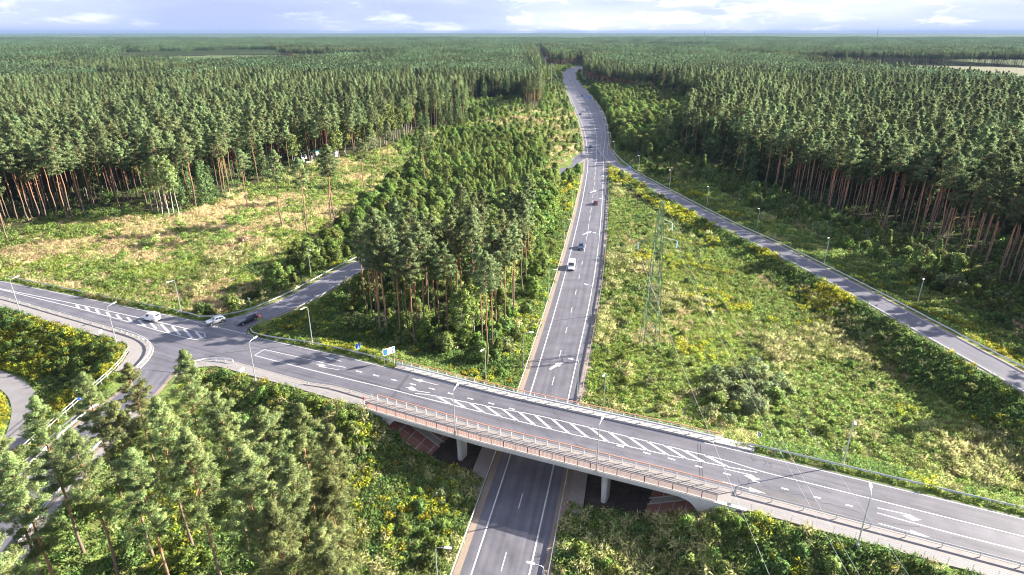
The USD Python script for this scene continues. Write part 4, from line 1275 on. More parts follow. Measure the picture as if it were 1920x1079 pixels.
# ------------------------------------------------------------------ vehicles
def vehicle(name, label, cat, q, heading, kind, paint):
    S = dict(hatch=(4.0, 1.76, 1.50, 0.92), wagon=(4.75, 1.84, 1.46, 0.92), smallvan=(4.45, 1.80, 1.86, 1.02), van=(5.3, 2.02, 2.25, 1.15), suv=(4.6, 1.86, 1.70, 1.02))[kind]
    L, W, H, belt = S
    t = thing(name, label, cat, q, heading)
    hl, w2 = L / 2, W / 2
    r = 0.13
    sph = lambda x, y, z, rr=r: m3.Manifold.sphere(rr, 12).translate((x, y, z))
    hood_x = dict(hatch=0.70, wagon=0.80, smallvan=0.95, van=1.75, suv=0.85)[kind]       # where the windscreen meets the bonnet
    body = m3.Manifold.batch_hull([sph(x, s * (w2 - r - dy), z) for s in (-1, 1) for x, z, dy in ((hl - r, 0.42, .12), (hl - r, 0.62, .14), (hl - 0.35, 0.74, .06), (hood_x, belt - r + 0.02, .02), (-hl + r, 0.42, .05), (-hl + r, belt - r, .06), (hl - 0.5, 0.36, 0), (-hl + .4, 0.36, 0), (0, belt - r, 0), (0, 0.40, 0))])
    wx = (hl - 0.82, -hl + 0.80)
    for x in wx:
        for s in (-1, 1):
            body = body - m3.Manifold.cylinder(0.5, 0.37, 0.37, 24, True).rotate((90, 0, 0)).translate((x, s * (w2 - 0.12), 0.33))
    part('body', man2tri(body), paint, t, smooth=40)
    roof_f = dict(hatch=0.05, wagon=0.0, smallvan=0.25, van=0.95, suv=0.1)[kind]
    roof_b = dict(hatch=-hl + 0.62, wagon=-hl + 0.55, smallvan=-hl + 0.22, van=-hl + 0.16, suv=-hl + 0.5)[kind]
    base_b = -hl + dict(hatch=0.20, wagon=0.20, smallvan=0.14, van=0.12, suv=0.18)[kind]
    rc, tum = 0.09, dict(hatch=0.24, wagon=0.26, smallvan=0.16, van=0.14, suv=0.22)[kind]
    bl = [(hood_x - 0.02, w2 - 0.11), (base_b + rc, w2 - 0.12)]
    rf = [(roof_f, w2 - tum - 0.06), (roof_b, w2 - tum - 0.05)]
    zb, zr = belt - 0.12, H - rc
    cab = m3.Manifold.batch_hull([sph(x, s * y, z, rc) for s in (-1, 1) for (x, y), z in [(bl[0], zb), (bl[1], zb), (rf[0], zr), (rf[1], zr), (((rf[0][0] + rf[1][0]) / 2, rf[0][1]), zr + 0.03)]])
    part('cabin', man2tri(cab), paint, t, smooth=40)

    def pane(name, quad, lift):
        quad = np.asarray(quad, float)
        n = np.cross(quad[1] - quad[0], quad[3] - quad[0])
        n /= np.linalg.norm(n)
        mid = quad.mean(0)
        if n @ (mid - [mid[0] * .3, 0, 0.9]) < 0:
            n = -n
        a = quad + n * (rc + lift)
        part(name, hull(np.vstack([a, a - n * 0.02])), 'car_glass', t, smooth=False)

    def on(A, B, C, D, u0, u1, v0, v1):
        """A..B along the belt, D..C along the roof."""
        A, B, C, D = map(lambda v: np.asarray(v, float), (A, B, C, D))
        f = lambda u, v: (A * (1 - u) + B * u) * (1 - v) + (D * (1 - u) + C * u) * v
        return [f(u0, v0), f(u1, v0), f(u1, v1), f(u0, v1)]

    v0 = 0.25
    pane('windscreen', on((bl[0][0], -bl[0][1], zb), (bl[0][0], bl[0][1], zb), (rf[0][0], rf[0][1], zr), (rf[0][0], -rf[0][1], zr), .06, .94, v0, .93), 0.008)
    pane('rear_window', on((bl[1][0], -bl[1][1], zb), (bl[1][0], bl[1][1], zb), (rf[1][0], rf[1][1], zr), (rf[1][0], -rf[1][1], zr), .12, .88, 0.42, .90), 0.008)
    spans = dict(hatch=((.08, .42), (.46, .78), (.82, .95)), wagon=((.08, .38), (.41, .66), (.70, .94)), smallvan=((.06, .36),), van=((.06, .27),), suv=((.08, .42), (.45, .74), (.78, .95)))[kind]
    for s in (-1, 1):
        for u0, u1 in spans:
            pane('side_window', on((bl[0][0], s * bl[0][1], zb), (bl[1][0], s * bl[1][1], zb), (rf[1][0], s * rf[1][1], zr), (rf[0][0], s * rf[0][1], zr), u0, u1, v0, .9), 0.006)
        part('headlight', rbox(0.16, 0.36, 0.16, 0.05, (hl - 0.13, s * (w2 - 0.36), 0.66)), 'head_lens', t)
        part('tail_light', rbox(0.08, 0.18, 0.34, 0.03, (-hl + 0.02, s * (w2 - 0.2), belt - 0.22)), 'tail_red', t)
        part('mirror', rbox(0.14, 0.2, 0.14, 0.05, (hood_x - 0.1, s * (w2 + 0.05), belt + 0.05)), paint, t)
        for x in wx:
            wh = trimesh.creation.cylinder(0.32, 0.22, sections=24)
            wh.apply_transform(trimesh.transformations.rotation_matrix(np.pi / 2, (1, 0, 0)))
            wh.apply_translation((x, s * (w2 - 0.13), 0.32))
            wp = part('wheel', wh, 'tyre', t, smooth=30)
            rm = trimesh.creation.cylinder(0.2, 0.03, sections=20)
            rm.apply_transform(trimesh.transformations.rotation_matrix(np.pi / 2, (1, 0, 0)))
            rm.apply_translation((x, s * (w2 - 0.012), 0.32))
            part('rim', rm, 'rim_metal', str(wp.GetPath()), smooth=30)
    part('bumper', rbox(0.16, W - 0.28, 0.2, 0.06, (hl - 0.06, 0, 0.36)), 'black_plastic', t)
    part('bumper', rbox(0.14, W - 0.24, 0.2, 0.06, (-hl + 0.06, 0, 0.40)), paint, t)
    part('grille', box(hl - 0.005, 0, 0.60, 0.03, 0.7, 0.12), 'black_plastic', t, smooth=False)
    part('number_plate', box(hl + 0.035, 0, 0.40, 0.02, 0.5, 0.11), 'sign_white', t, smooth=False)
    part('number_plate', box(-hl - 0.03, 0, 0.52, 0.03, 0.5, 0.11), 'sign_white', t, smooth=False)
    return t


def heading(a, b, z):
    d = (G(*b, z) - G(*a, z))[:2]
    return math.atan2(d[1], d[0])


rd = lambda px: heading((px, 560), (px, 560), 0)
vehicle('white_van', 'small white panel van on the hatched island left of the junction', 'van', G(284, 600, ZO + 0.006), heading((307, 605), (262, 595.5), ZO), 'smallvan', 'paint_white')
vehicle('silver_car', 'silver hatchback waiting at the mouth of the slip road', 'car', G(405, 605.5, ZO + 0.006), heading((421, 599), (388, 608), ZO), 'hatch', 'paint_silver')
vehicle('black_car', 'black estate car waiting behind the silver hatchback', 'car', G(463, 603.5, ZO + 0.006), heading((482, 595), (443, 611), ZO), 'wagon', 'paint_black')
mh = lambda y: math.atan2(*np.diff(main_at(np.array([main_s(1085, y) - 4, main_s(1085, y) + 4]), 0.5), axis=0)[0, 1::-1])
vehicle('delivery_van', 'tall white van coming towards the bridge on the main road', 'van', G(1071.5, 503, 0.006), mh(500) + math.pi, 'van', 'paint_white')
vehicle('dark_car', 'dark blue car following the tall white van on the main road', 'car', G(1090, 466, 0.006), mh(465) + math.pi, 'suv', 'paint_blue')
vehicle('maroon_car', 'dark red car driving away on the right lane of the main road', 'car', G(1117, 383, 0.006), mh(383), 'suv', 'paint_maroon')
vehicle('dark_car', 'dark car just beyond the fork of the slip roads', 'car', G(1107, 277, 0.006), mh(277) + math.pi, 'wagon', 'paint_blue')
vehicle('dark_car', 'dark car on the far main road, left lane', 'car', G(1088, 215.5, 0.006), mh(215) + math.pi, 'suv', 'paint_black')
vehicle('white_car', 'tiny white car on the far main road ahead of the dark one', 'car', G(1094, 209, 0.006), mh(209), 'hatch', 'paint_white')
vehicle('dark_car', 'dark car at the right edge of the far bend', 'car', G(1091, 180.5, 0.006), mh(180), 'wagon', 'paint_maroon')
vehicle('white_car', 'tiny white car in the middle of the far bend', 'car', G(1064, 142.5, 0.006), mh(142) + math.pi, 'hatch', 'paint_white')
vehicle('white_van', 'tiny white van where the far road vanishes into the forest', 'van', G(1084.5, 124.6, 0.006), mh(126) + math.pi, 'van', 'paint_white')
vehicle('silver_car', 'tiny silver car on the far bend nearest the camera', 'car', G(1070, 152.5, 0.006), mh(152) + math.pi, 'hatch', 'paint_silver')
vehicle('red_car', 'red car parked between the pine trunks left of the pale cabins', 'car', at(467, 314), 2.6, 'suv', 'red_sheet')

# ------------------------------------------------------------------ person with a dog on the bridge footway
def chain(pts, rad, seg=10):
    ms = []
    for (a, ra), (b, rb_) in zip(list(zip(pts, rad))[:-1], list(zip(pts, rad))[1:]):
        ms.append(m3.Manifold.batch_hull([m3.Manifold.sphere(ra, seg).translate(tuple(map(float, a))), m3.Manifold.sphere(rb_, seg).translate(tuple(map(float, b)))]))
    return ms


def skin_of(ms, length=0.03):
    b = m3.Manifold.batch_boolean(ms, m3.OpType.Add).refine_to_length(length)
    t = man2tri(b)
    t.merge_vertices()
    trimesh.smoothing.filter_taubin(t, iterations=8)
    return t


pq = G(683, 759, ZO + 0.12)
ph = math.atan2(ax_d[1], ax_d[0])
per = thing('person', 'person in dark red top and pale trousers walking a dog by the bridge rail', 'person', pq, ph)
ms = []
ms += chain([(0, 0, 1.0), (0, 0, 1.22), (0.01, 0, 1.42)], [.135, .125, .12])
ms += chain([(0.01, -.16, 1.42), (0.01, .16, 1.42)], [.075, .075]) + chain([(0, -.09, 1.0), (0, .09, 1.0)], [.11, .11])
ms += chain([(0.01, 0, 1.44), (0.03, 0, 1.55)], [.055, .05]) + chain([(0.04, 0, 1.62), (0.03, 0, 1.69)], [.085, .095]) + chain([(0.12, 0, 1.64), (0.14, 0, 1.62)], [.02, .015])
hand_r, hand_l = np.array((0.34, -.25, 0.98)), np.array((-0.05, .27, 0.86))
ms += chain([(0.01, -.19, 1.42), (0.05, -.24, 1.15), hand_r], [.055, .045, .03]) + chain([(0.01, .19, 1.42), (-0.04, .25, 1.14), hand_l], [.055, .045, .03])
for h, d in ((hand_r, np.array((.09, 0, -.02))), (hand_l, np.array((.02, 0, -.09)))):
    ms += chain([h, h + d * 0.6], [.032, .03])
    for k, ln in enumerate((.8, .95, .9, .7)):
        o = h + d * 0.6 + np.array((0, -0.027 + 0.018 * k, 0))
        ms += chain([o, o + d * 0.5 * ln, o + d * 0.8 * ln + np.array((-.012, 0, -.02))], [.009, .0085, .0075], 6)
    ms += chain([h + d * .1, h + d * .5 + np.array((0.0, 0.04, .025))], [.011, .009], 6)
for s, fx in ((-1, 0.2), (1, -0.18)):
    ms += chain([(0, s * .09, 0.98), (fx * .55, s * .1, 0.52), (fx, s * .1, 0.09)], [.095, .062, .045]) + chain([(fx, s * .1, 0.05), (fx + .16, s * .11, 0.035)], [.042, .034])
part('body', skin_of(ms), 'skin', per, smooth=True)
part('top', skin_of(chain([(0, 0, 0.98), (0, 0, 1.2), (0.01, 0, 1.43)], [.155, .145, .13]) + chain([(0.01, -.17, 1.42), (0.01, .17, 1.42)], [.088, .088]) + chain([(0.01, -.19, 1.42), (0.05, -.24, 1.15), hand_r * [.85, 1, 1] + [0, 0, .02]], [.07, .06, .045]) + chain([(0.01, .19, 1.42), (-0.04, .25, 1.14), hand_l + [0, 0, .06]], [.07, .06, .045])), 'maroon_cloth', per, smooth=True)
part('trousers', skin_of(sum([chain([(0, s * .085, 0.98), (fx * .55, s * .1, 0.52), (fx, s * .1, 0.12)], [.115, .08, .065]) for s, fx in ((-1, 0.2), (1, -0.18))], []) + chain([(0, -.08, .98), (0, .08, .98)], [.12, .12])), 'pale_cloth', per, smooth=True)
for s, fx in ((-1, 0.2), (1, -0.18)):
    part('shoe', skin_of(chain([(fx, s * .1, 0.055), (fx + .17, s * .11, 0.04)], [.055, .042])), 'black_plastic', per, smooth=True)
part('hair', skin_of(chain([(0.0, 0, 1.70), (-.04, 0, 1.62), (-.06, 0, 1.5)], [.105, .1, .06])), 'dark_hair', per, smooth=True)
dq = pq + np.r_[ax_d * 0.75 + ax_n * 0.15, 0]
dog = thing('dog', 'reddish brown dog standing beside the person on the bridge footway', 'dog', dq, ph + 0.3)
ms = chain([(0.28, 0, 0.50), (0.05, 0, 0.50), (-0.28, 0, 0.52)], [.135, .12, .11]) + chain([(0.30, 0, 0.55), (0.44, 0, 0.72)], [.085, .065]) + chain([(0.47, 0, 0.75), (0.52, 0, 0.74), (0.66, 0, 0.70)], [.08, .06, .035])
for s in (-1, 1):
    ms += chain([(0.28, s * .08, 0.45), (0.26, s * .08, 0.25), (0.29, s * .08, 0.03)], [.065, .04, .03]) + chain([(0.29, s * .08, 0.03), (0.34, s * .08, 0.025)], [.03, .025])
    ms += chain([(-0.26, s * .08, 0.48), (-0.18, s * .08, 0.32), (-0.34, s * .08, 0.18), (-0.31, s * .08, 0.03)], [.09, .055, .032, .028]) + chain([(-0.31, s * .08, 0.03), (-0.25, s * .08, 0.025)], [.03, .025])
    ms += chain([(0.44, s * .05, 0.82), (0.42, s * .08, 0.74)], [.025, .018])
ms += chain([(-0.36, 0, 0.58), (-0.52, 0, 0.66), (-0.6, 0, 0.78)], [.035, .025, .015])
part('body', skin_of(ms), 'dog_fur', dog, smooth=True)
wl_ = np.r_[pq] + np.r_[np.array([math.cos(ph) * hand_r[0] - math.sin(ph) * hand_r[1], math.sin(ph) * hand_r[0] + math.cos(ph) * hand_r[1]]), hand_r[2]]
tag(part('leash', tube([wl_, dq + [0.2, -.1, .72], dq + [0.3, -.05, .66]], 0.008, 4), 'black_plastic', None), 'thin dark leash between the person and the dog', 'leash')

# ------------------------------------------------------------------ clearing: uprooted stump, log, brushwood heap; cabins among the pines
q = at(457, 455)
t = thing('uprooted_stump', 'dark uprooted stump with a plate of earth and roots in the clearing', 'tree stump', q)
rr = np.random.default_rng(3)
pl = trimesh.creation.icosphere(3, 1.0)
V = np.array(pl.vertices)
V *= (0.7 + 0.7 * meshkit.fbm(V * 2.2 + 7, 3, 4))[:, None] * [1.5, 0.8, 1.1]
part('root_plate', trimesh.Trimesh(V + [0, 0, 0.8], pl.faces), 'root_earth', t, smooth=False)
for i in range(12):
    a, e = rr.uniform(0, 2 * np.pi), rr.uniform(-0.1, 0.9)
    d = np.array((math.cos(a) * math.cos(e), math.sin(a) * math.cos(e) * .8, math.sin(e)))
    part('root', tube([d * .7 + [0, 0, .8], d * 1.5 + [0, 0, .9], d * 2.1 + rr.normal(0, .25, 3) + [0, 0, .8]], [.14, .08, .03], 5), 'root_earth', t)
part('stump', tube([(0.2, -.4, 0.9), (0.5, -1.9, 1.1)], [.38, .30], 10), 'timber', t)
a, b = at(477, 441), at(510, 425)
lg = thing('fallen_log', 'pale fallen trunk lying in the clearing beside the uprooted stump', 'log')
part('trunk', tube([a + [0, 0, .25], (a + b) / 2 + [0.2, 0, .22], b + [0, 0, .2]], [.24, .19, .10], 8), 'timber', lg)
for f, s in ((.55, 1), (.7, -1), (.85, 1)):
    p = a * (1 - f) + b * f + [0, 0, .25]
    part('branch', tube([p, p + [s * .5, .5, .7]], [.05, .02], 5), 'timber', lg)
q = at(530, 405)
h = thing('brushwood_heap', 'round heap of pale brushwood at the foot of a lone pine', 'brushwood heap', q)
for i in range(60):
    a, r0 = rr.uniform(0, 2 * np.pi), rr.uniform(0.1, 1.8)
    c = np.array((r0 * math.cos(a), r0 * math.sin(a), (1.8 - r0) * 0.5 * rr.uniform(.4, 1) + .1))
    d = np.array((-math.sin(a), math.cos(a), rr.normal(0, .3))) * rr.uniform(.6, 1.4)
    part('stick', tube([c - d, c + rr.normal(0, .08, 3), c + d], [.03, .05, .02], 4), 'brushwood', h)
cab_spots = [(505, 296, 'teal_sheet', 4.5), (549, 284, 'teal_sheet', 4.2), (535, 292, 'cabin_white', 3.4), (575, 288, 'cabin_white', 3.2), (592, 291, 'teal_sheet', 3.0), (565, 305, 'cabin_white', 2.6), (581, 312, 'cabin_white', 2.4), (585, 300, 'cabin_white', 2.6), (628, 294, 'cabin_white', 3.2), (570, 298, 'cabin_white', 2.2), (500, 290, 'cabin_white', 3.0), (553, 277, 'cabin_white', 3.6)]
cab_lab = ['teal roofed cabin leftmost among the pine trunks, right of the red car', 'teal roofed cabin in the middle of the hidden camp', 'pale cabin just right of the leftmost teal roof', 'pale cabin behind the middle of the camp', 'smaller teal roofed cabin on the right of the camp', 'small white hut at the near edge of the camp under the pines',
           'white hut nearest the clearing', 'white hut just behind the one nearest the clearing', 'white hut standing apart on the right of the camp', 'very small white hut in the middle of the camp', 'white cabin behind the leftmost teal roof', 'white cabin furthest back in the camp']
for (px, py, rm, sz), lb in zip(cab_spots, cab_lab):
    q = at(px, py)
    t = thing('cabin', lb, 'cabin', q, 0.3 + (px % 7) * 0.2)
    part('wall', box(0, 0, sz * 0.35, sz, sz * 0.8, sz * 0.7), 'cabin_white', t, smooth=False)
    part('roof', hull([(x, y, z) for x in (-sz * .56, sz * .56) for y, z in ((-sz * .48, sz * .69), (sz * .48, sz * .69), (0, sz * 1.0), (-sz * .48, sz * .74), (sz * .48, sz * .74))]), rm, t, smooth=False)
    part('door', box(0.1, -sz * 0.405, sz * 0.28, sz * .22, 0.03, sz * .5), 'timber', t, smooth=False)
    part('window', box(-sz * .28, -sz * 0.405, sz * 0.42, sz * .22, 0.03, sz * .2), 'car_glass', t, smooth=False)
# masts on the skyline
for px, pyb, pyt, lb, D in ((1648, 66, 50, 'slim lattice mast on the horizon on the right', 2700), (1322, 66, 56, 'small tower standing on the horizon above the forest', 2700)):
    dirx = (px - 960) / FPX
    y = D
    x = dirx * D * math.cos(PITCH) * 1.08
    gz = float(ground(np.array([x]), np.array([y]))[0])
    v = (539.5 - pyt) / FPX
    dy, dz = math.cos(PITCH) + v * math.sin(PITCH), -math.sin(PITCH) + v * math.cos(PITCH)
    top = CAMH + D / dy * dz
    t = thing('radio_mast', lb, 'mast', (dirx * D / dy, D, gz))
    hgt = top - gz
    for a in range(3):
        part('leg', tube([(math.cos(a * 2.094) * 3, math.sin(a * 2.094) * 3, 0), (math.cos(a * 2.094) * .6, math.sin(a * 2.094) * .6, hgt * .8), (0, 0, hgt)], [.4, 0.3, .2], 5), 'concrete', t)
    part('platform', trimesh.creation.cylinder(1.3, 1.6, sections=12, transform=trimesh.transformations.translation_matrix((0, 0, hgt * .78))), 'concrete', t)

# ------------------------------------------------------------------ growing plants: leaf clumps on limbs
def leaves(r, C, Rad, n, ln, wd, tint, tvar=0.22, up=0.45, spread=0.9, crown=None):
    """n small leaf-sized faces in every clump (centre C, half axes Rad); their normals follow the clump, so that clumps get a lit and a shaded side."""
    C, Rad = np.asarray(C, float), np.asarray(Rad, float)
    m = len(C)
    if Rad.ndim == 1:
        Rad = np.tile(Rad, (m, 1)) if len(Rad) == 3 and m != 3 else np.repeat(Rad[:, None], 3, 1)
    k = m * n
    d = r.normal(size=(k, 3))
    d /= np.linalg.norm(d, axis=1, keepdims=True)
    rad = r.uniform(0.25, 1.0, k) ** 0.6
    c = np.repeat(np.arange(m), n)
    p = C[c] + d * Rad[c] * rad[:, None]
    dirn = d * spread + r.normal(size=(k, 3)) * 0.6 + [0, 0, 0.15]
    dirn /= np.linalg.norm(dirn, axis=1, keepdims=True)
    side = np.cross(dirn, r.normal(size=(k, 3)))
    side /= np.linalg.norm(side, axis=1, keepdims=True) + 1e-9
    s = r.uniform(0.7, 1.3, k)[:, None]
    L, W = dirn * ln * s, side * wd * s
    V = np.stack([p - W / 2, p + W / 2, p + L], 1)
    nr = d * 0.7 + [0, 0, up] + r.normal(size=(k, 3)) * 0.42
    if crown is not None:
        o = p - crown
        nr += 0.6 * o / (np.linalg.norm(o, axis=1, keepdims=True) + 1e-9)
    nr /= np.linalg.norm(nr, axis=1, keepdims=True)
    gn = np.cross(V[:, 1] - V[:, 0], V[:, 2] - V[:, 0])
    fl = (gn * nr).sum(1) < 0
    V[fl] = V[fl][:, [1, 0, 2]]
    T = np.asarray(tint, float)
    T = np.tile(T, (m, 1)) if T.ndim == 1 else T
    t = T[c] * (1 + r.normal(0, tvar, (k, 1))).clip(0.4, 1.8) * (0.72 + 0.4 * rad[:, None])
    return V.reshape(-1, 3), np.arange(k * 3).reshape(-1, 3), np.repeat(nr, 3, 0), np.repeat(t, 3, 0).clip(0.005, 0.8)


def join(parts):
    V, F, N, T, o = [], [], [], [], 0
    for v, f, n, t in parts:
        V.append(v)
        F.append(f + o)
        N.append(n)
        T.append(t)
        o += len(v)
    return np.vstack(V), np.vstack(F), np.vstack(N), np.vstack(T)


def wood(ms, tints):
    out = []
    for m, t in zip(ms, tints):
        v, f, n = meshkit.arrays(m, True)
        out.append((v, f, n, np.broadcast_to(np.asarray(t(v) if callable(t) else t, float), (len(v), 3))))
    return join(out)


pine_bark = lambda h: (lambda v: np.array([0.16, 0.115, 0.09]) * (1 - sm(v[:, 2:3] / h, 0.18, 0.45)) + np.array([0.31, 0.165, 0.098]) * sm(v[:, 2:3] / h, 0.18, 0.45))
NEEDLE = np.array([0.162, 0.212, 0.096])


def pine(seed, h=22.0, R=2.7, cb=0.56, n=36, ln=0.34, wd=0.115, nb=36, cl=10, sides=7, rag=1.0, tint=NEEDLE):
    """Scots pine: bare reddish trunk, ragged crown of needle clumps on spreading limbs."""
    r = np.random.default_rng(seed)
    z = np.linspace(0, h * 0.97, 9)
    bend = np.cumsum(r.normal(0, 0.10, (9, 2)), 0) * (h / 22)
    bend[0] = 0
    tp = np.c_[bend, z]
    trunk = tube(tp, np.interp(z / h, [0, .06, .5, 1], [.25, .19, .14, .03]), sides)
    at_z = lambda zz: np.array([np.interp(zz, z, tp[:, 0]), np.interp(zz, z, tp[:, 1]), zz])
    C, Rd, limbs, tt = [], [], [], []
    for i in range(nb):
        f = (i + r.uniform(0, 1)) / nb
        zz = h * (cb + (1 - cb) * f * 0.96)
        prof = (1 - f ** 2.4) * min(1.0, 0.45 + 2.2 * f) * R * r.uniform(0.55, 1.2)
        a = i * 2.4 + r.uniform(-.5, .5)
        el = -0.1 + 0.75 * f + r.normal(0, .14)
        d = np.array((math.cos(a) * math.cos(el), math.sin(a) * math.cos(el), math.sin(el)))
        b = at_z(zz)
        tip = b + d * prof
        mid = (b + tip) / 2 + [0, 0, 0.1 * prof]
        limbs.append(tube([b, mid, tip], [.055, .035, .012], 4, caps=False))
        for j in range(cl):
            q = r.uniform(0.38, 1.05)
            c = b + (tip - b) * q + np.r_[r.normal(0, .32 * rag, 2), r.normal(.05, .16)] * min(prof, 2.0) * 0.55
            C.append(c)
            s = r.uniform(.22, .48) * (1.0 if cl > 7 else 1.25)
            Rd.append((s, s, s * 0.62))
            tt.append(tint * r.uniform(.75, 1.3) * np.array((r.uniform(.92, 1.12), 1, r.uniform(.9, 1.1))))
    C.append(at_z(h * .97))
    Rd.append((.5, .5, .6))
    tt.append(tint)
    for i in range(7):                                                   # dead stubs under the crown
        zz = h * r.uniform(.34, cb + .02)
        a = r.uniform(0, 6.28)
        b = at_z(zz)
        limbs.append(tube([b, b + np.array((math.cos(a), math.sin(a), r.uniform(-.2, .3))) * r.uniform(.5, 1.4)], [.035, .01], 4, caps=False))
    tr_ = wood([trunk], [pine_bark(h)])
    lb = wood(limbs, [np.array((0.34, 0.19, 0.12))] * len(limbs))
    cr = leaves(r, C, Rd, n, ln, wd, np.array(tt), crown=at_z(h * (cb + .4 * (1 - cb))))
    return tr_, lb, cr


def broadleaf(seed, h=8.0, R=1.8, base=0.22, n=60, m=70, ln=0.28, wd=0.2, tint=(0.09, 0.15, 0.03), bark=(0.55, 0.53, 0.50), shape='oval', cs=(0.35, 0.65), tr=0.07):
    r = np.random.default_rng(seed)
    z = np.linspace(0, h * .92, 6)
    bend = np.cumsum(r.normal(0, 0.05 * h / 8, (6, 2)), 0)
    bend[0] = 0
    tp = np.c_[bend, z]
    trunk = tube(tp, np.linspace(tr * h / 8, .012, 6), 6)
    at_z = lambda zz: np.array([np.interp(zz, z, tp[:, 0]), np.interp(zz, z, tp[:, 1]), zz])
    C, Rd, tt, limbs = [], [], [], []
    lob = r.uniform(0, 6.28, 3)
    for i in range(m):
        f = r.uniform(0, 1) ** (0.8 if shape == 'oval' else 1.25)
        zz = h * (base + (1.0 - base) * f * .97)
        if shape == 'oval':
            pr_ = math.sin(math.pi * min(1, 0.14 + 0.80 * f)) ** 0.75
        elif shape == 'cone':
            pr_ = (1 - f) ** 0.85 + 0.05
        else:
            pr_ = math.sqrt(max(0.0, 1 - f ** 2)) * 1.0
        a = r.uniform(0, 6.28)
        pr_ *= 1 + 0.22 * math.sin(2 * a + lob[0] + 3 * f) + 0.15 * math.sin(3 * a + lob[1])
        q = R * pr_ * r.uniform(.45, 1.05)
        droop = -0.25 * q if shape == 'cone' else 0.0
        b = at_z(max(zz - q * .5, h * base * .7))
        c = at_z(zz) + [q * math.cos(a), q * math.sin(a), droop]
        C.append(c)
        s = r.uniform(*cs)
        Rd.append((s, s, s * (.5 if shape == 'cone' else .75)))
        tt.append(np.array(tint) * r.uniform(.72, 1.3) * np.array((r.uniform(.9, 1.15), 1, r.uniform(.85, 1.1))))
        if i % 3 == 0:
            limbs.append(tube([b, (b + c) / 2 + [0, 0, .1], c], [.03 * h / 8, .02 * h / 8, .008], 4, caps=False))
    tr_ = wood([trunk], [np.array(bark)])
    lb = wood(limbs, [np.array(bark) * .6] * len(limbs))
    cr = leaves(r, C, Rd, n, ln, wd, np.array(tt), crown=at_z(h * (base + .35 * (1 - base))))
    return tr_, lb, cr


MADE = {}


def tree_class(name, made, leaf='foliage'):
    c = class_prim(name)
    MADE[str(c.GetPath())] = made
    tr_, lb, cr = made
    rawpart('trunk', tr_[0], tr_[1], 'bark', c, N=tr_[2], tint=tr_[3])
    if len(lb[0]):
        rawpart('branches', lb[0], lb[1], 'bark', c, N=lb[2], tint=lb[3])
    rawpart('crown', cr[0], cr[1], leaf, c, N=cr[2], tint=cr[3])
    return c.GetPath()


PINES = [tree_class(f'pine_pattern_{i}', pine(100 + i, h=22 + (i % 3), R=2.6 + .25 * (i % 4), cb=.52 + .04 * (i % 3), nb=32 + 2 * (i % 3))) for i in range(7)]
BIGPINES = [tree_class(f'spreading_pine_pattern_{i}', pine(130 + i, h=26, R=3.2 + .25 * (i % 3), cb=.45 + .03 * (i % 3), n=110, ln=.21, wd=.055, nb=46, cl=12, sides=9, rag=1.2, tint=NEEDLE * [1.2, 1.14, 1.0])) for i in range(5)]
EDGEPINES = [tree_class(f'tall_pine_pattern_{i}', pine(160 + i, h=26 + (i % 2), R=2.9 + .25 * (i % 3), cb=.60 + .025 * (i % 3), nb=30, cl=10)) for i in range(6)]
BIRCH = [tree_class(f'birch_pattern_{i}', broadleaf(200 + i, h=9, R=1.7 + .2 * i, n=55, m=85, tint=(0.18, 0.245, 0.07))) for i in range(4)]
TALLBIRCH = [tree_class(f'tall_birch_pattern_{i}', broadleaf(280 + i, h=19, R=1.7, base=.42, n=50, m=75, ln=.3, wd=.2, tint=(0.19, 0.235, 0.09), bark=(.50, .46, .42), cs=(.35, .65), tr=.055)) for i in range(2)]
ASPEN = [tree_class(f'broadleaf_pattern_{i}', broadleaf(230 + i, h=8, R=2.3 + .2 * i, base=.12, n=60, m=110, ln=.30, wd=.24, tint=((0.15, 0.225, 0.055), (0.185, 0.24, 0.075), (0.13, 0.20, 0.055))[i], bark=(.25, .24, .2), cs=(.4, .75))) for i in range(3)]
SPRUCE = [tree_class(f'spruce_pattern_{i}', broadleaf(260 + i, h=7, R=1.5 + .15 * i, base=.05, n=50, m=120, ln=.30, wd=.12, tint=(0.165, 0.235, 0.075), bark=(.16, .11, .08), shape='cone', cs=(.3, .5))) for i in range(3)]
SHRUB = [tree_class(f'shrub_pattern_{i}', broadleaf(290 + i, h=2.4, R=1.5 + .15 * (i % 3), base=.02, n=42, m=46, ln=.26, wd=.17, tint=((0.14, 0.21, 0.05), (0.175, 0.23, 0.07), (0.225, 0.275, 0.13), (0.115, 0.17, 0.055))[i], bark=(.18, .15, .12), shape='dome', cs=(.28, .5), tr=.09)) for i in range(4)]


# ------------------------------------------------------------------ where the trees stand
def jitter_grid(poly_or_box, step, seed, jit=0.42):
    r = np.random.default_rng(seed)
    x0, y0, x1, y1 = poly_or_box if isinstance(poly_or_box, tuple) else poly_or_box.bounds
    X, Y = np.meshgrid(np.arange(x0, x1, step), np.arange(y0, y1, step))
    X = X + (np.arange(X.shape[0]) % 2)[:, None] * step * .5
    X, Y = X.ravel() + r.uniform(-jit, jit, X.size) * step, Y.ravel() + r.uniform(-jit, jit, X.size) * step
    if not isinstance(poly_or_box, tuple):
        k = inz(poly_or_box, X, Y)
        X, Y = X[k], Y[k]
    return X, Y


def in_view(x, y, z=12.0, mx=260, top=-400, bot=1500):
    px, py = P(np.c_[x, y, np.broadcast_to(z, np.shape(x))])
    return (px > -mx) & (px < 1920 + mx) & (y > 20) & (py < bot)


clear_roads = roads_union.buffer(2.2)
road_free = lambda x, y: ~inz(clear_roads, x, y)

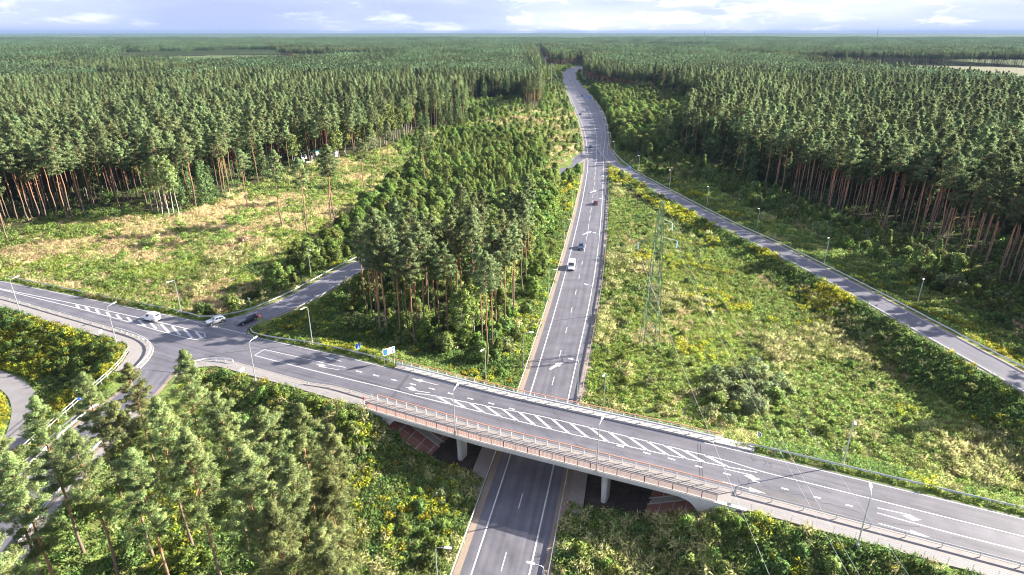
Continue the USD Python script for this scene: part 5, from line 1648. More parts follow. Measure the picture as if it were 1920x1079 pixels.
# the tall pine forest within 750 m
X, Y = jitter_grid((-760.0, 10.0, 760.0, 760.0), 5.0, 1)
k = is_forest(X, Y) & (in_view(X, Y) | ((X > 0) & (X < 230) & (Y < 200) & (Y > 20))) & (np.hypot(X, Y) < 750)
X, Y = X[k], Y[k]
k = road_free(X, Y)
X, Y = X[k], Y[k]
rg = np.random.default_rng(12)
camp = zone([(480, 320), (500, 270), (640, 270), (660, 305), (580, 330)])
holes = meshkit.fbm(np.c_[X, Y, 0 * X] * .03, 3, 71) > .70
keep = ~holes & ~(inz(camp, X, Y) & (rg.uniform(size=len(X)) < .12)) & (rg.uniform(size=len(X)) > 0.06)
X, Y = X[keep], Y[keep]
hs = np.clip(rg.normal(1.0, 0.11, len(X)), .7, 1.22) * np.where(X > 60, 1.08, 1.0) * (0.92 + 0.2 * meshkit.noise(np.c_[X, Y, 0 * X] * 0.02, 4))
Dist = np.hypot(X, Y)
kindr = meshkit.noise(np.c_[X, Y, 0 * X] * 0.012, 8) + rg.normal(0, .20, len(X))
forest_pts = np.c_[X, Y, ground(X, Y), hs, rg.uniform(0, 2 * np.pi, len(X)), Dist, kindr]

TREES = []     # nearest trees, each a thing: (class list, x, y, z, scale, rotation, name, label, category, group)


def instancer(name, label, cat, protos, pts, scl, rot, idx, kind='stuff'):
    """One PointInstancer of plants nobody could count."""
    pi = UsdGeom.PointInstancer.Define(stage, numbered('/World', name))
    path = str(pi.GetPath())
    for i, (v, f, n, t, mat) in enumerate(protos):
        raw(f'{path}/plant_{i}', v, f, mat, N=n, tint=t)
        pi.CreatePrototypesRel().AddTarget(f'{path}/plant_{i}')
    pi.CreatePositionsAttr(Vt.Vec3fArray.FromNumpy(np.ascontiguousarray(pts, np.float32)))
    pi.CreateProtoIndicesAttr(Vt.IntArray.FromNumpy(np.ascontiguousarray(idx, np.int32)))
    scl = np.asarray(scl, np.float32)
    if scl.ndim == 1:
        scl = np.repeat(scl[:, None], 3, 1)
    pi.CreateScalesAttr(Vt.Vec3fArray.FromNumpy(np.ascontiguousarray(scl, np.float32)))
    q = np.zeros((len(pts), 4), np.float16)
    q[:, 2], q[:, 3] = np.sin(rot / 2), np.cos(rot / 2)                     # imaginary x y z, then real
    pi.CreateOrientationsAttr(Vt.QuathArray.FromNumpy(q))
    tag(pi, label, cat, None, kind)
    return pi


def merged(made, mat='foliage'):
    v, f, n, t = join([m for m in made if len(m[0])])
    return v, f, n, t, mat


# the foreground stand by the side road: placed by the tops seen in the photograph
fore_tops = [(340, 662, 25), (243, 688, 21), (160, 703, 21), (62, 755, 24), (208, 765, 24), (292, 748, 24), (405, 742, 25), (482, 775, 24), (560, 768, 23), (612, 806, 22),
             (352, 806, 25), (450, 850, 26), (140, 812, 24), (545, 868, 25), (622, 900, 22), (505, 955, 25), (600, 1000, 23), (655, 1070, 19), (-70, 950, 25), (-30, 800, 24), (560, 1090, 24), (525, 820, 20), (255, 850, 24), (15, 862, 24)]
fx = []
for px, py, hh in fore_tops:
    z = 1.5
    for _ in range(6):
        q = G(px, py, z + hh)
        z = float(ground(q[:1], q[1:2])[0])
    fx.append((q[0], q[1], z, hh))
fx = np.array(fx)
near_road = LineString(sideR[:, :2]).buffer(W_S + 2.6)
rg = np.random.default_rng(33)
special = {0: 'lone spreading pine rising at the corner between the junction and the near stand', 1: 'thin topped pine standing in front of the side road mouth', 2: 'pine of the near stand just left of the thin topped one'}
order = lambda ids: sorted(ids, key=lambda i: fore_tops[i][0])
nth = ('leftmost', 'second from the left', 'third from the left', 'fourth from the left', 'fifth from the left', 'rightmost')
for ids, row in (((3, 4, 5, 6, 7, 8), 'second row of tops below the junction'), ((12, 22, 10, 11, 21, 9), 'third row of tops below the junction')):
    ids = [i for i in ids if i < len(fore_tops)]
    for n_, i in enumerate(order(ids)):
        special[i] = 'near stand pine, %s in the %s' % (nth[n_] if n_ < len(ids) - 1 else 'rightmost', row)
for i, (x, y, z, hh) in enumerate(fx):
    if inz(near_road, np.array([x]), np.array([y]))[0]:
        d = W_S + 3.4
        kx = sideR[cKDTree(sideR[:, :2]).query((x, y))[1]]
        x = kx[0] + (d if x > kx[0] else -d - 2)
        z = float(ground(np.array([x]), np.array([y]))[0])
    TREES.append((BIGPINES, i % 5, x, y, z, hh / 25.0, rg.uniform(0, 6.28), 'pine_tree', special.get(i, 'tall pine with spreading grey green crown in the near stand at the lower left'), 'pine tree', None if i in special else 'pines of the near stand at the lower left', 1.0))

# single pines of the clearing, by the foot of each trunk
lone = [((530, 427), 27, 'lone pine standing on the brushwood heap in the clearing'), ((577, 440), 25, 'lone pine right of the brushwood heap, nearest the slip road bushes'), ((622, 413), 26, 'lone pine of a close pair in the middle of the clearing'), ((630, 418), 27, 'nearer pine of the close pair in the middle of the clearing'),
        ((684, 376), 25, 'lone pine at the edge of the young birch thicket in the clearing'), ((698, 348), 24, 'pine behind the thicket edge at the right of the clearing'), ((731, 318), 24, 'lone pine furthest up the clearing on the right'), ((465, 391), 22, 'slim lone pine left of the brushwood heap'), ((15, 452), 23, 'leaning pine at the far left of the clearing'), ((800, 352), 27, 'tall bare pine above the young thicket'),
        ((870, 236), 24, 'lone pine at the far felled patch'), ((990, 243), 20, 'lone thin pine in the felled patch beside the main road'), ((75, 412), 24, 'forward pine at the left edge of the forest'), ((128, 415), 25, 'forward pine at the left forest edge beside another'), ((1248, 283), 24, 'lone pine standing before the dark right forest edge'), ((1283, 290), 23, 'second pine before the right forest edge, beside the lone one')]
for i, ((px, py), hh, lb) in enumerate(lone):
    q = at(px, py)
    TREES.append((EDGEPINES, (i * 5) % 6, q[0], q[1], q[2], hh / 26.0, rg.uniform(0, 6.28), 'pine_tree', lb, 'pine tree', None, 1.22))

for px, py, sc_ in ((297, 399, 2.0), (305, 403, 2.3), (318, 406, 2.2), (327, 407, 2.4), (337, 406, 2.1), (286, 395, 1.9)):
    q = at(px, py)
    TREES.append((TALLBIRCH, px % 2, q[0], q[1], q[2], sc_ * .5, rg.uniform(0, 6.28), 'birch_tree', 'tall birch with pale trunk in the cluster at the front of the left forest', 'birch tree', 'pale birches at the front of the left forest', 1.0))

# the grove between slip road and main road
front = [(688, 596), (698, 613), (712, 626), (729, 633), (752, 637), (766, 631), (778, 646), (786, 628), (796, 626), (820, 607), (867, 594), (887, 603), (902, 650), (932, 618), (948, 617), (963, 523), (977, 523), (705, 590), (722, 606)]
for i, (px, py) in enumerate(front):
    q = at(px, py)
    TREES.append((EDGEPINES, i % 6, q[0], q[1], q[2], rg.normal(.97, .06), rg.uniform(0, 6.28), 'pine_tree', 'pine of the front row of the grove with its reddish trunk bare to the ground', 'pine tree', 'front row pines of the grove', 1.0))
q = at(913, 683)
TREES.append((EDGEPINES, 2, q[0], q[1], q[2], 1.0, 1.0, 'pine_tree', 'nearest pine of the grove, its foot close to the far bridge rail', 'pine tree', None, 1.0))
X, Y = jitter_grid(GROVE, 6.2, 7, 0.38)
k = road_free(X, Y)
X, Y = X[k], Y[k]
rg = np.random.default_rng(14)
u = rg.uniform(size=len(X))
gz = ground(X, Y)
for x, y, z, w in zip(X, Y, gz, u):
    if w < .72:
        TREES.append((EDGEPINES, int(rg.integers(6)), x, y, z, rg.normal(.95, .07), rg.uniform(0, 6.28), 'pine_tree', 'tall pine with reddish trunk in the grove left of the main road', 'pine tree', 'pines of the grove left of the main road', 1.0))
    else:
        TREES.append((BIRCH, int(rg.integers(4)), x, y, z, rg.uniform(1.0, 1.7), rg.uniform(0, 6.28), 'birch_tree', 'birch in the pine grove left of the main road', 'birch tree', 'birches in the pine grove', .9))
X, Y = jitter_grid(GROVE.buffer(4), 3.4, 17, 0.45)
k = road_free(X, Y)
for x, y, z in zip(X[k], Y[k], ground(X[k], Y[k])):
    w = rg.uniform()
    if w < .2:
        TREES.append((ASPEN, int(rg.integers(3)), x, y, z, rg.uniform(.35, .75), rg.uniform(0, 6.28), 'young_broadleaf_tree', 'leafy young tree growing under the pines of the grove', 'tree', 'young trees under the grove', 1.0))
    elif w < .75:
        TREES.append((SHRUB, int(rg.integers(4)), x, y, z, rg.uniform(.8, 1.4), rg.uniform(0, 6.28), 'shrub', 'shrub at the foot of the pine grove', 'shrub', 'shrubs of the pine grove', 1.0))
n_young_extra = []
# thickets of young trees left and right of the main road; shrubs before the right forest
for poly, step, seed, gl, hmin, hmax in ((YOUNG_L, 3.6, 41, 'left of the main road', .32, 1.0), (YOUNG_G, 4.0, 47, 'between the slip road and the grove', .8, 1.35), (YOUNG_R, 4.2, 42, 'right of the far main road', .75, 1.4)):
    X, Y = jitter_grid(poly, step, seed, .45)
    k = road_free(X, Y) & in_view(X, Y)
    X, Y = X[k], Y[k]
    mixn = meshkit.noise(np.c_[X, Y, 0 * X] * .035, seed)
    for x, y, z, w in zip(X, Y, ground(X, Y), mixn + rg.normal(0, .12, len(X))):
        s = rg.uniform(hmin, hmax)
        lst, nm, lb, ct = (SPRUCE, 'young_spruce', 'young spruce', 'spruce') if w < .27 else ((BIRCH, 'young_birch', 'young birch', 'birch tree') if w < .5 else (ASPEN, 'young_broadleaf_tree', 'young leafy tree', 'tree'))
        n_young_extra.append((lst, int(rg.integers(len(lst))), x, y, z, s, rg.uniform(0, 6.28), nm, '%s in the dense thicket %s' % (lb, gl), ct, '%s trees of the thicket %s' % (nm.split('_')[1], gl), 1.0))
X, Y = jitter_grid(CLEAR2, 7.0, 43, .48)
for x, y, z in zip(X, Y, ground(X, Y)):
    if rg.uniform() < .55 and road_free(np.array([x]), np.array([y]))[0]:
        n_young_extra.append((ASPEN, int(rg.integers(3)), x, y, z, rg.uniform(.3, .65), rg.uniform(0, 6.28), 'young_broadleaf_tree', 'low leafy young tree on the felled patch left of the main road', 'tree', 'young trees on the felled patch', 1.2))
OPENFAR = OPEN.intersection(shapely.box(-150, 290, 150, 1500)).difference(unary_union([YOUNG_L, YOUNG_R, CLEAR2, CLEAR1, UNDER_R, YOUNG_G]))
X, Y = jitter_grid(OPENFAR, 6.2, 45, .48)
nn = meshkit.noise(np.c_[X, Y, 0 * X] * .03, 46)
for x, y, z, w in zip(X, Y, ground(X, Y), nn):
    if rg.uniform() < .25 + .8 * w and road_free(np.array([x]), np.array([y]))[0]:
        n_young_extra.append((ASPEN, int(rg.integers(3)), x, y, z, rg.uniform(.3, .75), rg.uniform(0, 6.28), 'young_broadleaf_tree', 'low leafy young tree in the open cutting beside the far main road', 'tree', 'young trees in the far cutting', 1.2))
shrubs = []
X, Y = jitter_grid(UNDER_R, 4.2, 44, .48)
k = road_free(X, Y)
edge_d = shapely.distance(unary_union([LineString(slipR[:, :2])]), shapely.points(X, Y))
for x, y, z, d in zip(X[k], Y[k], ground(X[k], Y[k]), edge_d[k]):
    if rg.uniform() < .25 + .035 * min(d - 6, 22):
        lst = SHRUB if rg.uniform() < .55 else SPRUCE
        shrubs.append((lst, int(rg.integers(len(lst))), x, y, z, rg.uniform(.7, 1.6) * (1 if lst is SHRUB else .6), rg.uniform(0, 6.28), 'shrub' if lst is SHRUB else 'young_spruce', 'shrub in deep shade before the dark right forest' if lst is SHRUB else 'small spruce in deep shade before the dark right forest', 'shrub' if lst is SHRUB else 'spruce', 'shrubs before the right forest' if lst is SHRUB else 'small spruces before the right forest', 1.0))


def shrub_patch(poly, step, seed, prob, label, group, smin=.4, smax=1.1, kinds=(0, 1, 2, 3)):
    X, Y = jitter_grid(poly, step, seed, .48)
    k = road_free(X, Y) & in_view(X, Y)
    X, Y = X[k], Y[k]
    nn = meshkit.noise(np.c_[X, Y, 0 * X] * .06, seed)
    for x, y, z, w in zip(X, Y, ground(X, Y), nn):
        if rg.uniform() < prob * (0.3 + 1.4 * w):
            shrubs.append((SHRUB, kinds[int(rg.integers(len(kinds)))], x, y, z, rg.uniform(smin, smax), rg.uniform(0, 6.28), 'shrub', label, 'shrub', group, 1.0))


BANK_SE = zone([(1090, 1000), (1200, 975), (1360, 975), (1600, 1045), (1800, 1100), (1800, 1500), (1060, 1500)])
BANK_SW = zone([(640, 770), (760, 830), (880, 890), (905, 900), (830, 1079), (790, 1300), (640, 1300), (640, 900)])
BANK_W = zone([(-100, 610), (0, 600), (180, 640), (228, 660), (210, 690), (150, 730), (80, 735), (0, 690), (-100, 680)])
WILLOW = zone([(1310, 735), (1350, 700), (1420, 690), (1480, 720), (1470, 770), (1380, 790), (1330, 780)])
shrub_patch(FIELD.difference(WILLOW), 4.5, 51, .28, 'small shrub among the weeds of the field inside the right slip road', 'shrubs of the weedy field', .3, .75)
shrub_patch(WILLOW, 2.6, 52, .9, 'grey green willow shrub of the round clump in the weedy field', 'willow shrubs of the clump in the field', .8, 1.3, (2, 2, 1))
shrub_patch(BANK_SE, 2.6, 53, .55, 'dark shrub on the shaded bank below the bridge at the lower right', 'shrubs on the lower right bank', .5, 1.0, (0, 3, 1))
shrub_patch(BANK_SW, 2.8, 54, .35, 'leafy shrub on the bank between near pines and main road', 'shrubs on the bank by the near pines', .5, 1.1)
shrub_patch(BANK_W, 2.0, 55, .75, 'leafy shrub on the bank above the cycle path', 'shrubs on the bank above the cycle path', .5, 1.0, (0, 0, 1, 3))
shrub_patch(Polygon(fx[:, :2]).convex_hull.buffer(4), 4.0, 56, .3, 'leafy shrub growing under the near pines', 'shrubs under the near pines', .6, 1.4, (0, 3))
shrub_patch(zone([(380, 600), (470, 575), (560, 520), (640, 470), (600, 480), (520, 540), (420, 580), (340, 590), (340, 580)]), 2.6, 57, .8, 'rounded bush at the foot of the clearing beside the slip road', 'bushes beside the slip road', .5, 1.3, (0, 1, 3))
shrub_patch(zone([(345, 715), (400, 694), (560, 735), (690, 775), (750, 815), (640, 850), (400, 800), (330, 760)]), 2.3, 60, .8, 'leafy shrub on the bank below the footway fence before the bridge', 'shrubs below the footway fence', .5, 1.1, (0, 1, 3))
shrub_patch(LineString(offs(MID, OL - 5.5)[10:95, :2]).buffer(3.0), 2.8, 58, .6, 'shrub along the left verge of the main road', 'shrubs on the left verge', .3, .8, (0, 1))
shrub_patch(LineString(offs(slipR, W_R + 7)[12:, :2]).buffer(4.0), 2.3, 59, .6, 'shrub on the slope under the right slip road', 'shrubs on the slope under the slip road', .35, .85, (0, 1, 3))

# ------------------------------------------------------------------ nearest 300 of each kind as things, the others as growth nobody could count
def show_size(t):
    px, py = P(np.array([[t[2], t[3], t[4] + 8]]))
    inside = (-40 < px[0] < 1960) and (-60 < py[0] < 1160)
    return (1.0 if inside else 0.02) * t[5] / math.hypot(t[2], t[3])


n_ind = {}
forest_ind = []
o = np.argsort(forest_pts[:, 5])
for j in o[:900]:
    x, y, z, s_, a, D, kr = forest_pts[j]
    side = 'left' if x < 60 else 'right'
    forest_ind.append((EDGEPINES, int(j % 6), x, y, z, s_, a, 'pine_tree', 'tall pine at the edge of the big forest %s of the main road' % side, 'pine tree', 'pines at the edge of the %s forest' % side, 1.0, j))
pool = TREES + n_young_extra + shrubs + forest_ind
byname = {}
for t in pool:
    byname.setdefault(t[9], []).append(t)
rest, used_forest = [], set()
for nm, lst in byname.items():
    lst.sort(key=lambda t: -show_size(t) * (1e3 if t[10] is None else 1))
    for i, t in enumerate(lst):
        if i < 295:
            sx = t[5] * t[11]
            copy_of(t[0][t[1]], t[7], t[8], t[9], t[2:5], t[6], (sx, sx, t[5]), t[10])
            if len(t) > 12:
                used_forest.add(t[12])
        elif len(t) <= 12:
            rest.append(t)
# prototypes of the uncounted growth
mid_pines = [merged(pine(300 + i, h=25 + i % 2, R=2.8 + .2 * (i % 3), cb=.58, n=26, ln=.46, wd=.17, nb=27, cl=6, sides=5), 'foliage') for i in range(5)]
mid_spruce = [merged(broadleaf(320 + i, h=20, R=2.5, base=.12, n=20, m=120, ln=.7, wd=.3, tint=(0.10, 0.145, 0.06), bark=(.16, .11, .08), shape='cone', cs=(.55, .9))) for i in range(2)]
mid_leaf = [merged(broadleaf(330 + i, h=19, R=2.6, base=.35, n=24, m=90, ln=.6, wd=.45, tint=((0.18, 0.225, 0.075), (0.15, 0.195, 0.065))[i], bark=(.5, .48, .45), cs=(.6, 1.0), tr=.06)) for i in range(2)]
fk = np.array([j not in used_forest for j in range(len(forest_pts))])
fp = forest_pts[fk]
idx = np.where(fp[:, 6] > .74, 5 + (np.arange(len(fp)) % 2), np.where(fp[:, 6] < .22, 7 + (np.arange(len(fp)) % 2), np.arange(len(fp)) * 7 % 5))
nearf = fp[:, 5] < 340
near_protos = [merged(pine(400 + i, h=25 + i % 3, R=2.9 + .25 * (i % 3), cb=.58, n=40, ln=.46, wd=.18, nb=28, cl=5, sides=6)) for i in range(5)] + mid_spruce + mid_leaf
instancer('pine_forest', 'deep pine forest behind the first rows of trunks on both sides', 'forest', near_protos, fp[nearf, :3], fp[nearf, 3], fp[nearf, 4], idx[nearf])
instancer('pine_forest', 'wide pine forest stretching away behind the forest edges', 'forest', mid_pines + mid_spruce + mid_leaf, fp[~nearf, :3], fp[~nearf, 3], fp[~nearf, 4], idx[~nearf])
if rest:
    protos, ids, cache_ = [], [], {}
    for t in rest:
        kk = (str(t[0][t[1]]), 0)
        if kk not in cache_:
            cache_[kk] = len(protos)
            protos.append(merged(MADE[kk[0]]))
        ids.append(cache_[kk])
    R_ = np.array([[t[2], t[3], t[4], t[5], t[6]] for t in rest], float)
    instancer('thicket', 'dense young growth and brush filling the thickets', 'undergrowth', protos, R_[:, :3], R_[:, 3], R_[:, 4], ids)

# forest from 750 m to 5 km: patches of 60 m
def forest_patch(seed, size=60.0, step=4.9, lo=False):
    r = np.random.default_rng(seed)
    X, Y = jitter_grid((-size / 2, -size / 2, size / 2, size / 2), step, seed, .42)
    Cs, Rs, tt, tr_ = [], [], [], []
    for x, y in zip(X, Y):
        h = r.normal(24, 1.8)
        w = r.uniform(1.5, 2.3)
        tn = NEEDLE * .66 * r.uniform(.7, 1.3) * np.array((r.uniform(.75, .98), 1, 1.1)) if r.uniform() > .08 else np.array((0.10, 0.135, 0.055))  # same pines, tint dimmed and cooled: far shadow and haze put into the colour
        for j in range(5 if not lo else 3):
            f = (j + .5) / (5 if not lo else 3)
            Cs.append((x + r.normal(0, .45), y + r.normal(0, .45), h * (.62 + .36 * f)))
            q = w * (1.05 - .62 * f)
            Rs.append((q, q, 1.3))
            tt.append(tn)
    return leaves(r, Cs, Rs, 16 if not lo else 12, 1.5, .8, np.array(tt), up=.5)


cells, cp, ci = 60.0, [], []
gxx, gyy = np.meshgrid(np.arange(-6000, 6001, cells), np.arange(600, 5401, cells))
gxx, gyy = gxx.ravel(), gyy.ravel()
ok = (np.hypot(gxx, gyy) > 720) & in_view(gxx, gyy, 20.0, 120)
gxx, gyy = gxx[ok], gyy[ok]
full = np.ones(len(gxx), bool)
road_far = LineString(MID[:, :2]).buffer(22)
for dx, dy in ((-1, -1), (-1, 1), (1, -1), (1, 1), (0, 0), (0, 1), (1, 0), (-1, 0), (0, -1), (.5, .5), (-.5, -.5), (.5, -.5), (-.5, .5)):
    xx, yy = gxx + dx * 29, gyy + dy * 29
    full &= is_forest(xx, yy) & (np.hypot(xx, yy) > 748) & ~inz(road_far, xx, yy)
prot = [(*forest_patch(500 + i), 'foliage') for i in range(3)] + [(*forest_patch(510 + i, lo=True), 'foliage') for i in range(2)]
rg = np.random.default_rng(77)
fx_, fy_ = gxx[full], gyy[full]
farm = np.hypot(fx_, fy_) > 2200
far_gap = (meshkit.fbm(np.c_[fx_, fy_, 0 * fx_] * .0016, 3, 15) > .65) & (np.hypot(fx_, fy_) > 1300)
pid = np.where(farm, 3 + rg.integers(0, 2, len(fx_)), rg.integers(0, 3, len(fx_)))
sc = 0.78 + 0.44 * meshkit.noise(np.c_[fx_, fy_, 0 * fx_] * .004, 16)
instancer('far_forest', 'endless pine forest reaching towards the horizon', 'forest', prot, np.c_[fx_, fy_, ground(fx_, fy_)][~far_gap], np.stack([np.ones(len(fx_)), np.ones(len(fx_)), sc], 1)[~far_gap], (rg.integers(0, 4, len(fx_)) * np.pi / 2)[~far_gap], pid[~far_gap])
# ragged borders of that forest: single far trees in the cells that are cut by an edge
bx, by = gxx[~full], gyy[~full]
X = (bx[:, None] + rg.uniform(-30, 30, (len(bx), 150))).ravel()
Y = (by[:, None] + rg.uniform(-30, 30, (len(bx), 150))).ravel()
k = is_forest(X, Y) & (np.hypot(X, Y) > 748) & ~inz(road_far, X, Y)
X, Y = X[k], Y[k]
instancer('far_forest', 'ragged borders of the far forest along road, cutting and open bog', 'forest', mid_pines, np.c_[X, Y, ground(X, Y)], rg.normal(.98, .08, len(X)), rg.uniform(0, 6.28, len(X)), rg.integers(0, 5, len(X)))
# canopy beyond 5 km up to the skyline
th = np.radians(np.linspace(-46, 46, 420))
rr_ = np.geomspace(5150, 24500, 150)
T_, R__ = np.meshgrid(th, rr_)
cx, cy = (R__ * np.sin(T_)).ravel(), (R__ * np.cos(T_)).ravel()
p = np.c_[cx, cy, 0 * cx]
hgt = 14 + 8 * meshkit.fbm(p * 0.02, 2, 61) + 6 * meshkit.noise(p * .002, 62)
fieldm = sm(meshkit.fbm(p * np.array([.00035, .0008, 1]), 3, 63), .60, .68)
cz = ground(cx, cy) + hgt * (1 - fieldm) + 0.5
tint = NEEDLE * [0.38, 0.45, 0.6] * (1 - fieldm[:, None]) + np.array((0.15, 0.16, 0.10)) * fieldm[:, None]  # aerial haze painted in: needle colour darkened and turned bluish
i2 = np.arange(cx.size).reshape(R__.shape)
F = np.stack([i2[:-1, :-1], i2[:-1, 1:], i2[1:, 1:], i2[1:, :-1]], -1).reshape(-1, 4)
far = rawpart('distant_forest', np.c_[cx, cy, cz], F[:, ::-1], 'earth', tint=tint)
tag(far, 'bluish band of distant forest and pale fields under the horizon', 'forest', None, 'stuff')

# ------------------------------------------------------------------ herbs, grass and flowers of the open ground
def tuft(seed, n, ln, wd, tint, spread, hgt, bloom=None, nb=0):
    """A knee-high tuft: blades from the foot outwards; bloom adds flower heads at the tips."""
    r = np.random.default_rng(seed)
    k = 9
    a = r.uniform(0, 6.28, k)
    q = r.uniform(0, 1, k) ** .6 * spread
    C = np.c_[q * np.cos(a), q * np.sin(a), r.uniform(.25, .75, k) * hgt]
    Rr = np.c_[np.full(k, .34 * spread + .1), np.full(k, .34 * spread + .1), np.full(k, .42 * hgt)]
    T = np.array(tint) * r.uniform(.95, 1.35, (k, 1))
    out = [leaves(r, C, Rr, n // k, ln, wd, T, up=.7, spread=.5)]
    if bloom is not None:
        C2 = C + [0, 0, .3 * hgt]
        out.append(leaves(r, C2, Rr * [.9, .9, .35], nb // k, ln * .7, wd * 1.2, np.array(bloom), up=.9, spread=.4))
    return (*join(out), 'herbage')


herbs = dict(
    weed=[tuft(700 + i, 90, .34, .15, ((0.205, 0.275, 0.075), (0.17, 0.24, 0.06), (0.245, 0.29, 0.10))[i], .75, .8) for i in range(3)],
    lush=[tuft(710 + i, 90, .30, .12, ((0.215, 0.295, 0.06), (0.25, 0.305, 0.075))[i], .7, .45) for i in range(2)],
    dry=[tuft(720 + i, 80, .45, .10, ((0.52, 0.41, 0.24), (0.42, 0.36, 0.18))[i], .8, .5) for i in range(2)],
    tall=[tuft(730 + i, 110, .55, .14, ((0.38, 0.37, 0.17), (0.27, 0.31, 0.10))[i], .8, 1.3) for i in range(2)],
    rod=[tuft(740 + i, 80, .38, .14, (0.15, 0.215, 0.045), .75, 1.1, bloom=((0.66, 0.52, 0.04), (0.56, 0.56, 0.06))[i], nb=45) for i in range(2)],
    dark=[tuft(750 + i, 100, .34, .18, ((0.13, 0.20, 0.055), (0.11, 0.17, 0.06))[i], .85, .9) for i in range(2)])
cover_roads = roads_union.buffer(0.55)
NAMES = dict(weed=('weeds', 'green knee high weeds covering the open ground'), lush=('verge_grass', 'bright green grass of the road verges and banks'), dry=('dry_grass', 'straw coloured dry grass patches of the clearing and field'),
             tall=('tall_grass', 'tall pale grass of the field and banks'), rod=('goldenrod', 'yellow flowering goldenrod on banks and verges'), dark=('ground_cover', 'dark leafy ground cover on the shaded banks'))
sown = {k_: [] for k_ in herbs}
rg = np.random.default_rng(88)


def sow(poly, mix, step, smin=.8, smax=1.3, patch=.06, seed=1, far_scale=True, flow=None):
    """mix: {kind: (weight, patch offset)}; patches come from slow noise, so that kinds stand in drifts."""
    X, Y = jitter_grid(poly, step, seed, .5)
    k = in_view(X, Y, 1.0, 60, bot=1250)
    X, Y = X[k], Y[k]
    k = ~inz(cover_roads, X, Y)
    X, Y = X[k], Y[k]
    D = np.hypot(X, Y)
    if far_scale:
        k = rg.uniform(size=len(X)) < np.clip((170 / D) ** 1.6, .12, 1)
        X, Y, D = X[k], Y[k], D[k]
    p = np.c_[X, Y, 0 * X]
    sc = []
    for i, (nm, (w, f)) in enumerate(mix.items()):
        v = w * (0.25 + 1.5 * meshkit.fbm(p * patch * f, 3, 90 + 7 * i + seed)) ** 3.0
        if flow is not None and nm in flow:
            v = v * flow[nm](X, Y)
        sc.append(v * rg.uniform(.5, 1.5, len(X)))
    if not sc or not len(X):
        return
    ch = np.argmax(np.array(sc), 0)
    Z = ground(X, Y)
    S = rg.uniform(smin, smax, len(X)) * np.clip((D / 150) ** .55, .9, 2.2)
    for i, nm in enumerate(mix):
        j = ch == i
        sown[nm].append(np.c_[X[j], Y[j], Z[j] - .03, S[j]])


road_dist = lambda X, Y: shapely.distance(roads_union, shapely.points(X, Y))
verge = roads_union.buffer(2.6).intersection(shapely.box(-200, 30, 200, 330))
sow(verge, dict(lush=(1.0, 1), weed=(.55, 1), dry=(.45, 2)), 0.85, .45, .8, seed=2)
sow(CLEAR1.buffer(-1), dict(weed=(1.0, 1), dry=(.95, .8), lush=(.75, 1), tall=(.5, 1), dark=(.35, 1)), 1.25, .8, 1.4, seed=3)
sow(FIELD, dict(weed=(1.05, 1), tall=(.72, .8), dry=(.6, 1), lush=(.8, 1), rod=(.34, .8), dark=(.22, 1)), 1.0, .7, 1.25, seed=4)
slopeR = LineString(offs(slipR, W_R + 6)[8:, :2]).buffer(4.6)
sow(slopeR, dict(dark=(1.0, 1), rod=(.62, 1), weed=(.8, 1), dry=(.4, 1)), .9, .8, 1.35, seed=5)
sow(LineString(offs(slipR, -(W_R + 6.5))[8:, :2]).buffer(4.5), dict(weed=(1.0, 1), lush=(.7, 1), rod=(.5, 1), dark=(.7, 1), dry=(.4, 1)), 1.1, .7, 1.2, seed=6)
sow(UNDER_R, dict(dark=(1.0, 1), weed=(.6, 1), dry=(.35, 1), tall=(.3, 1)), 1.7, .8, 1.3, seed=7)
sow(BANK_W.buffer(3), dict(dark=(.9, 1), weed=(.9, 1), rod=(.95, 1)), .85, .8, 1.3, seed=8)
sow(LineString(offs(pathR, 2.5 + W_P)[:, :2]).buffer(2.2), dict(rod=(1.0, 1), weed=(.6, 1)), .8, .8, 1.2, seed=18)
sow(LineString(offs(pathR, -(2.5 + W_P))[:, :2]).buffer(2.6), dict(lush=(1.0, 1), weed=(.8, 1), rod=(.5, 1)), .8, .8, 1.2, seed=19)
sow(BANK_SW.buffer(3), dict(weed=(1.0, 1), tall=(1.15, .8), dry=(.75, 1), rod=(.7, 1), dark=(.7, 1), lush=(.5, 1)), .85, .8, 1.3, seed=9)
sow(BANK_SE.buffer(3), dict(dark=(1.0, 1), weed=(.75, 1), tall=(.6, 1), dry=(.35, 1), rod=(.3, 1)), .85, .8, 1.3, seed=10)
sow(Polygon(fx[:, :2]).convex_hull.buffer(8).difference(BANK_SW.buffer(3)), dict(dark=(1.0, 1), rod=(.35, 1)), 1.7, .8, 1.4, seed=11)
sow(YOUNG_G.buffer(2), dict(dark=(.8, 1), weed=(1.0, 1)), 2.0, .9, 1.5, seed=26)
sow(GROVE.buffer(7), dict(dark=(1.0, 1), weed=(.8, 1), lush=(.4, 1)), 1.3, .8, 1.4, seed=12)
corner = zone([(500, 600), (650, 545), (668, 590), (700, 630), (860, 690), (960, 720), (940, 735), (640, 662), (490, 625)])
sow(corner, dict(lush=(1.0, 1), weed=(.9, 1), rod=(.6, 1), dark=(.6, 1)), 1.0, .6, 1.1, seed=13)
sow(OPENFAR, dict(weed=(1.0, 1), dry=(.6, 1), lush=(.5, 1), dark=(.6, 1)), 2.4, 1.0, 1.6, seed=24)
sow(CLEAR2, dict(weed=(1.0, 1), dry=(.8, 1), lush=(.6, 1)), 2.0, 1.0, 1.6, seed=14)
sow(YOUNG_L.buffer(3), dict(dark=(.9, 1), weed=(1.0, 1)), 2.0, .9, 1.5, seed=15)
leftv = LineString(offs(MID, OL - 6)[:110, :2]).buffer(4.0)
sow(leftv, dict(weed=(1.0, 1), lush=(.8, 1), rod=(.5, 1), dark=(.6, 1)), 1.0, .7, 1.2, seed=16)
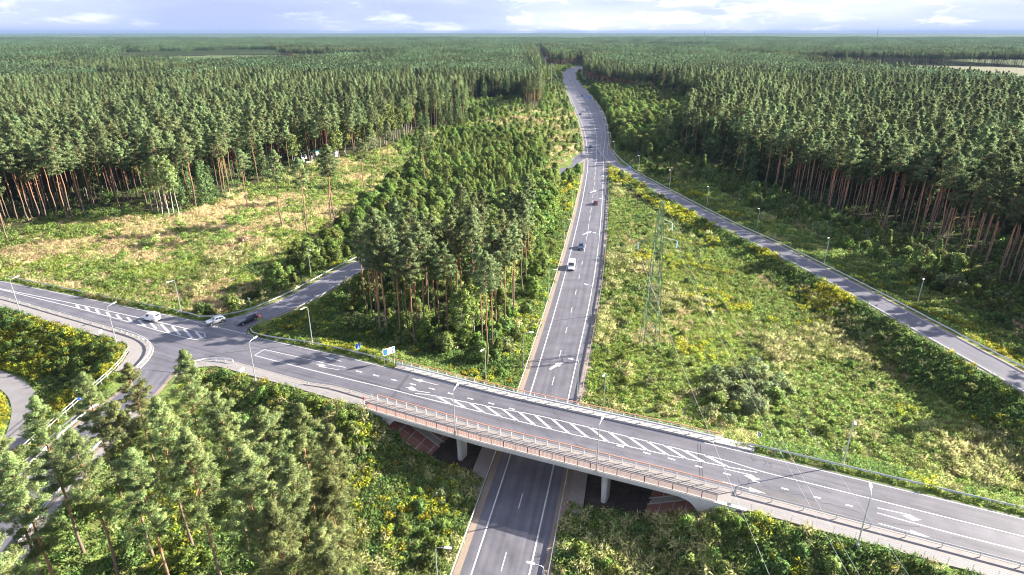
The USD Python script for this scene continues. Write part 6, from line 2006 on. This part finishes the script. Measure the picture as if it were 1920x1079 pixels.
sow(LineString(offs(MID, OR + 7)[:100, :2]).buffer(4.6), dict(weed=(1.0, 1), lush=(.9, 1), tall=(.5, 1)), 1.0, .7, 1.2, seed=17)
NEAR = OPEN.intersection(shapely.box(-190, 35, 190, 330)).difference(unary_union([CLEAR1, FIELD, UNDER_R]))
fl_ = shapely.box(-260, 110, 330, 330).difference(OPEN)
sow(fl_, dict(dark=(1.0, 1), weed=(.45, 1), dry=(.25, 1)), 2.6, .8, 1.4, seed=25)
sow(NEAR, dict(weed=(1.0, 1), lush=(.8, 1), dark=(.6, 1), tall=(.5, 1), dry=(.35, 1), rod=(.3, 1)), 1.35, .6, 1.2, seed=21)
MIDBANK = zone([(340, 720), (400, 695), (560, 735), (690, 775), (760, 830), (640, 860), (400, 800), (330, 760)])
sow(MIDBANK, dict(weed=(1.0, 1), dark=(.9, 1), rod=(.5, 1), lush=(.5, 1)), .9, .8, 1.3, seed=22)
under_bridge = Polygon([bridge_a[:2] - ax_d * 4 + ax_n * 0.5, bridge_b[:2] + ax_d * 4 + ax_n * .5, bridge_b[:2] + ax_d * 4 - ax_n * 15, bridge_a[:2] - ax_d * 4 - ax_n * 15])
for nm, lst in sown.items():
    A = np.vstack([l for l in lst if len(l)])
    A = A[~inz(under_bridge, A[:, 0], A[:, 1])]
    instancer(NAMES[nm][0], NAMES[nm][1], 'grass' if 'grass' in NAMES[nm][0] else 'plants', herbs[nm], A[:, :3], A[:, 3], rg.uniform(0, 6.28, len(A)), rg.integers(0, len(herbs[nm]), len(A)))
    print(nm, len(A))

# ------------------------------------------------------------------ the air
usdkit.material(stage, '/World/Looks/haze_air', {'v': ('principled_volume', {'color': (0.15, 0.225, 0.37), 'density': 0.00005, 'anisotropy': 0.0})}, volume='v.volume')
MATS['haze_air'] = UsdShade.Material.Get(stage, '/World/Looks/haze_air')
zmin = float(min(GZ.min(), cz.min())) - 1.0
hb = trimesh.creation.box(bounds=((-27000, -600, zmin), (27000, 26000, 95.0)))
tag(part('haze', hb, 'haze_air', None, smooth=False), 'thin bluish haze over the far forest', 'haze', None, 'stuff')
import time as _t
print('prims', sum(1 for _ in stage.Traverse()), 'forest', len(forest_pts), 'rest', len(rest), 'patches', int(full.sum()), 'border', len(X), 'named', {k_: len(v) for k_, v in byname.items()})
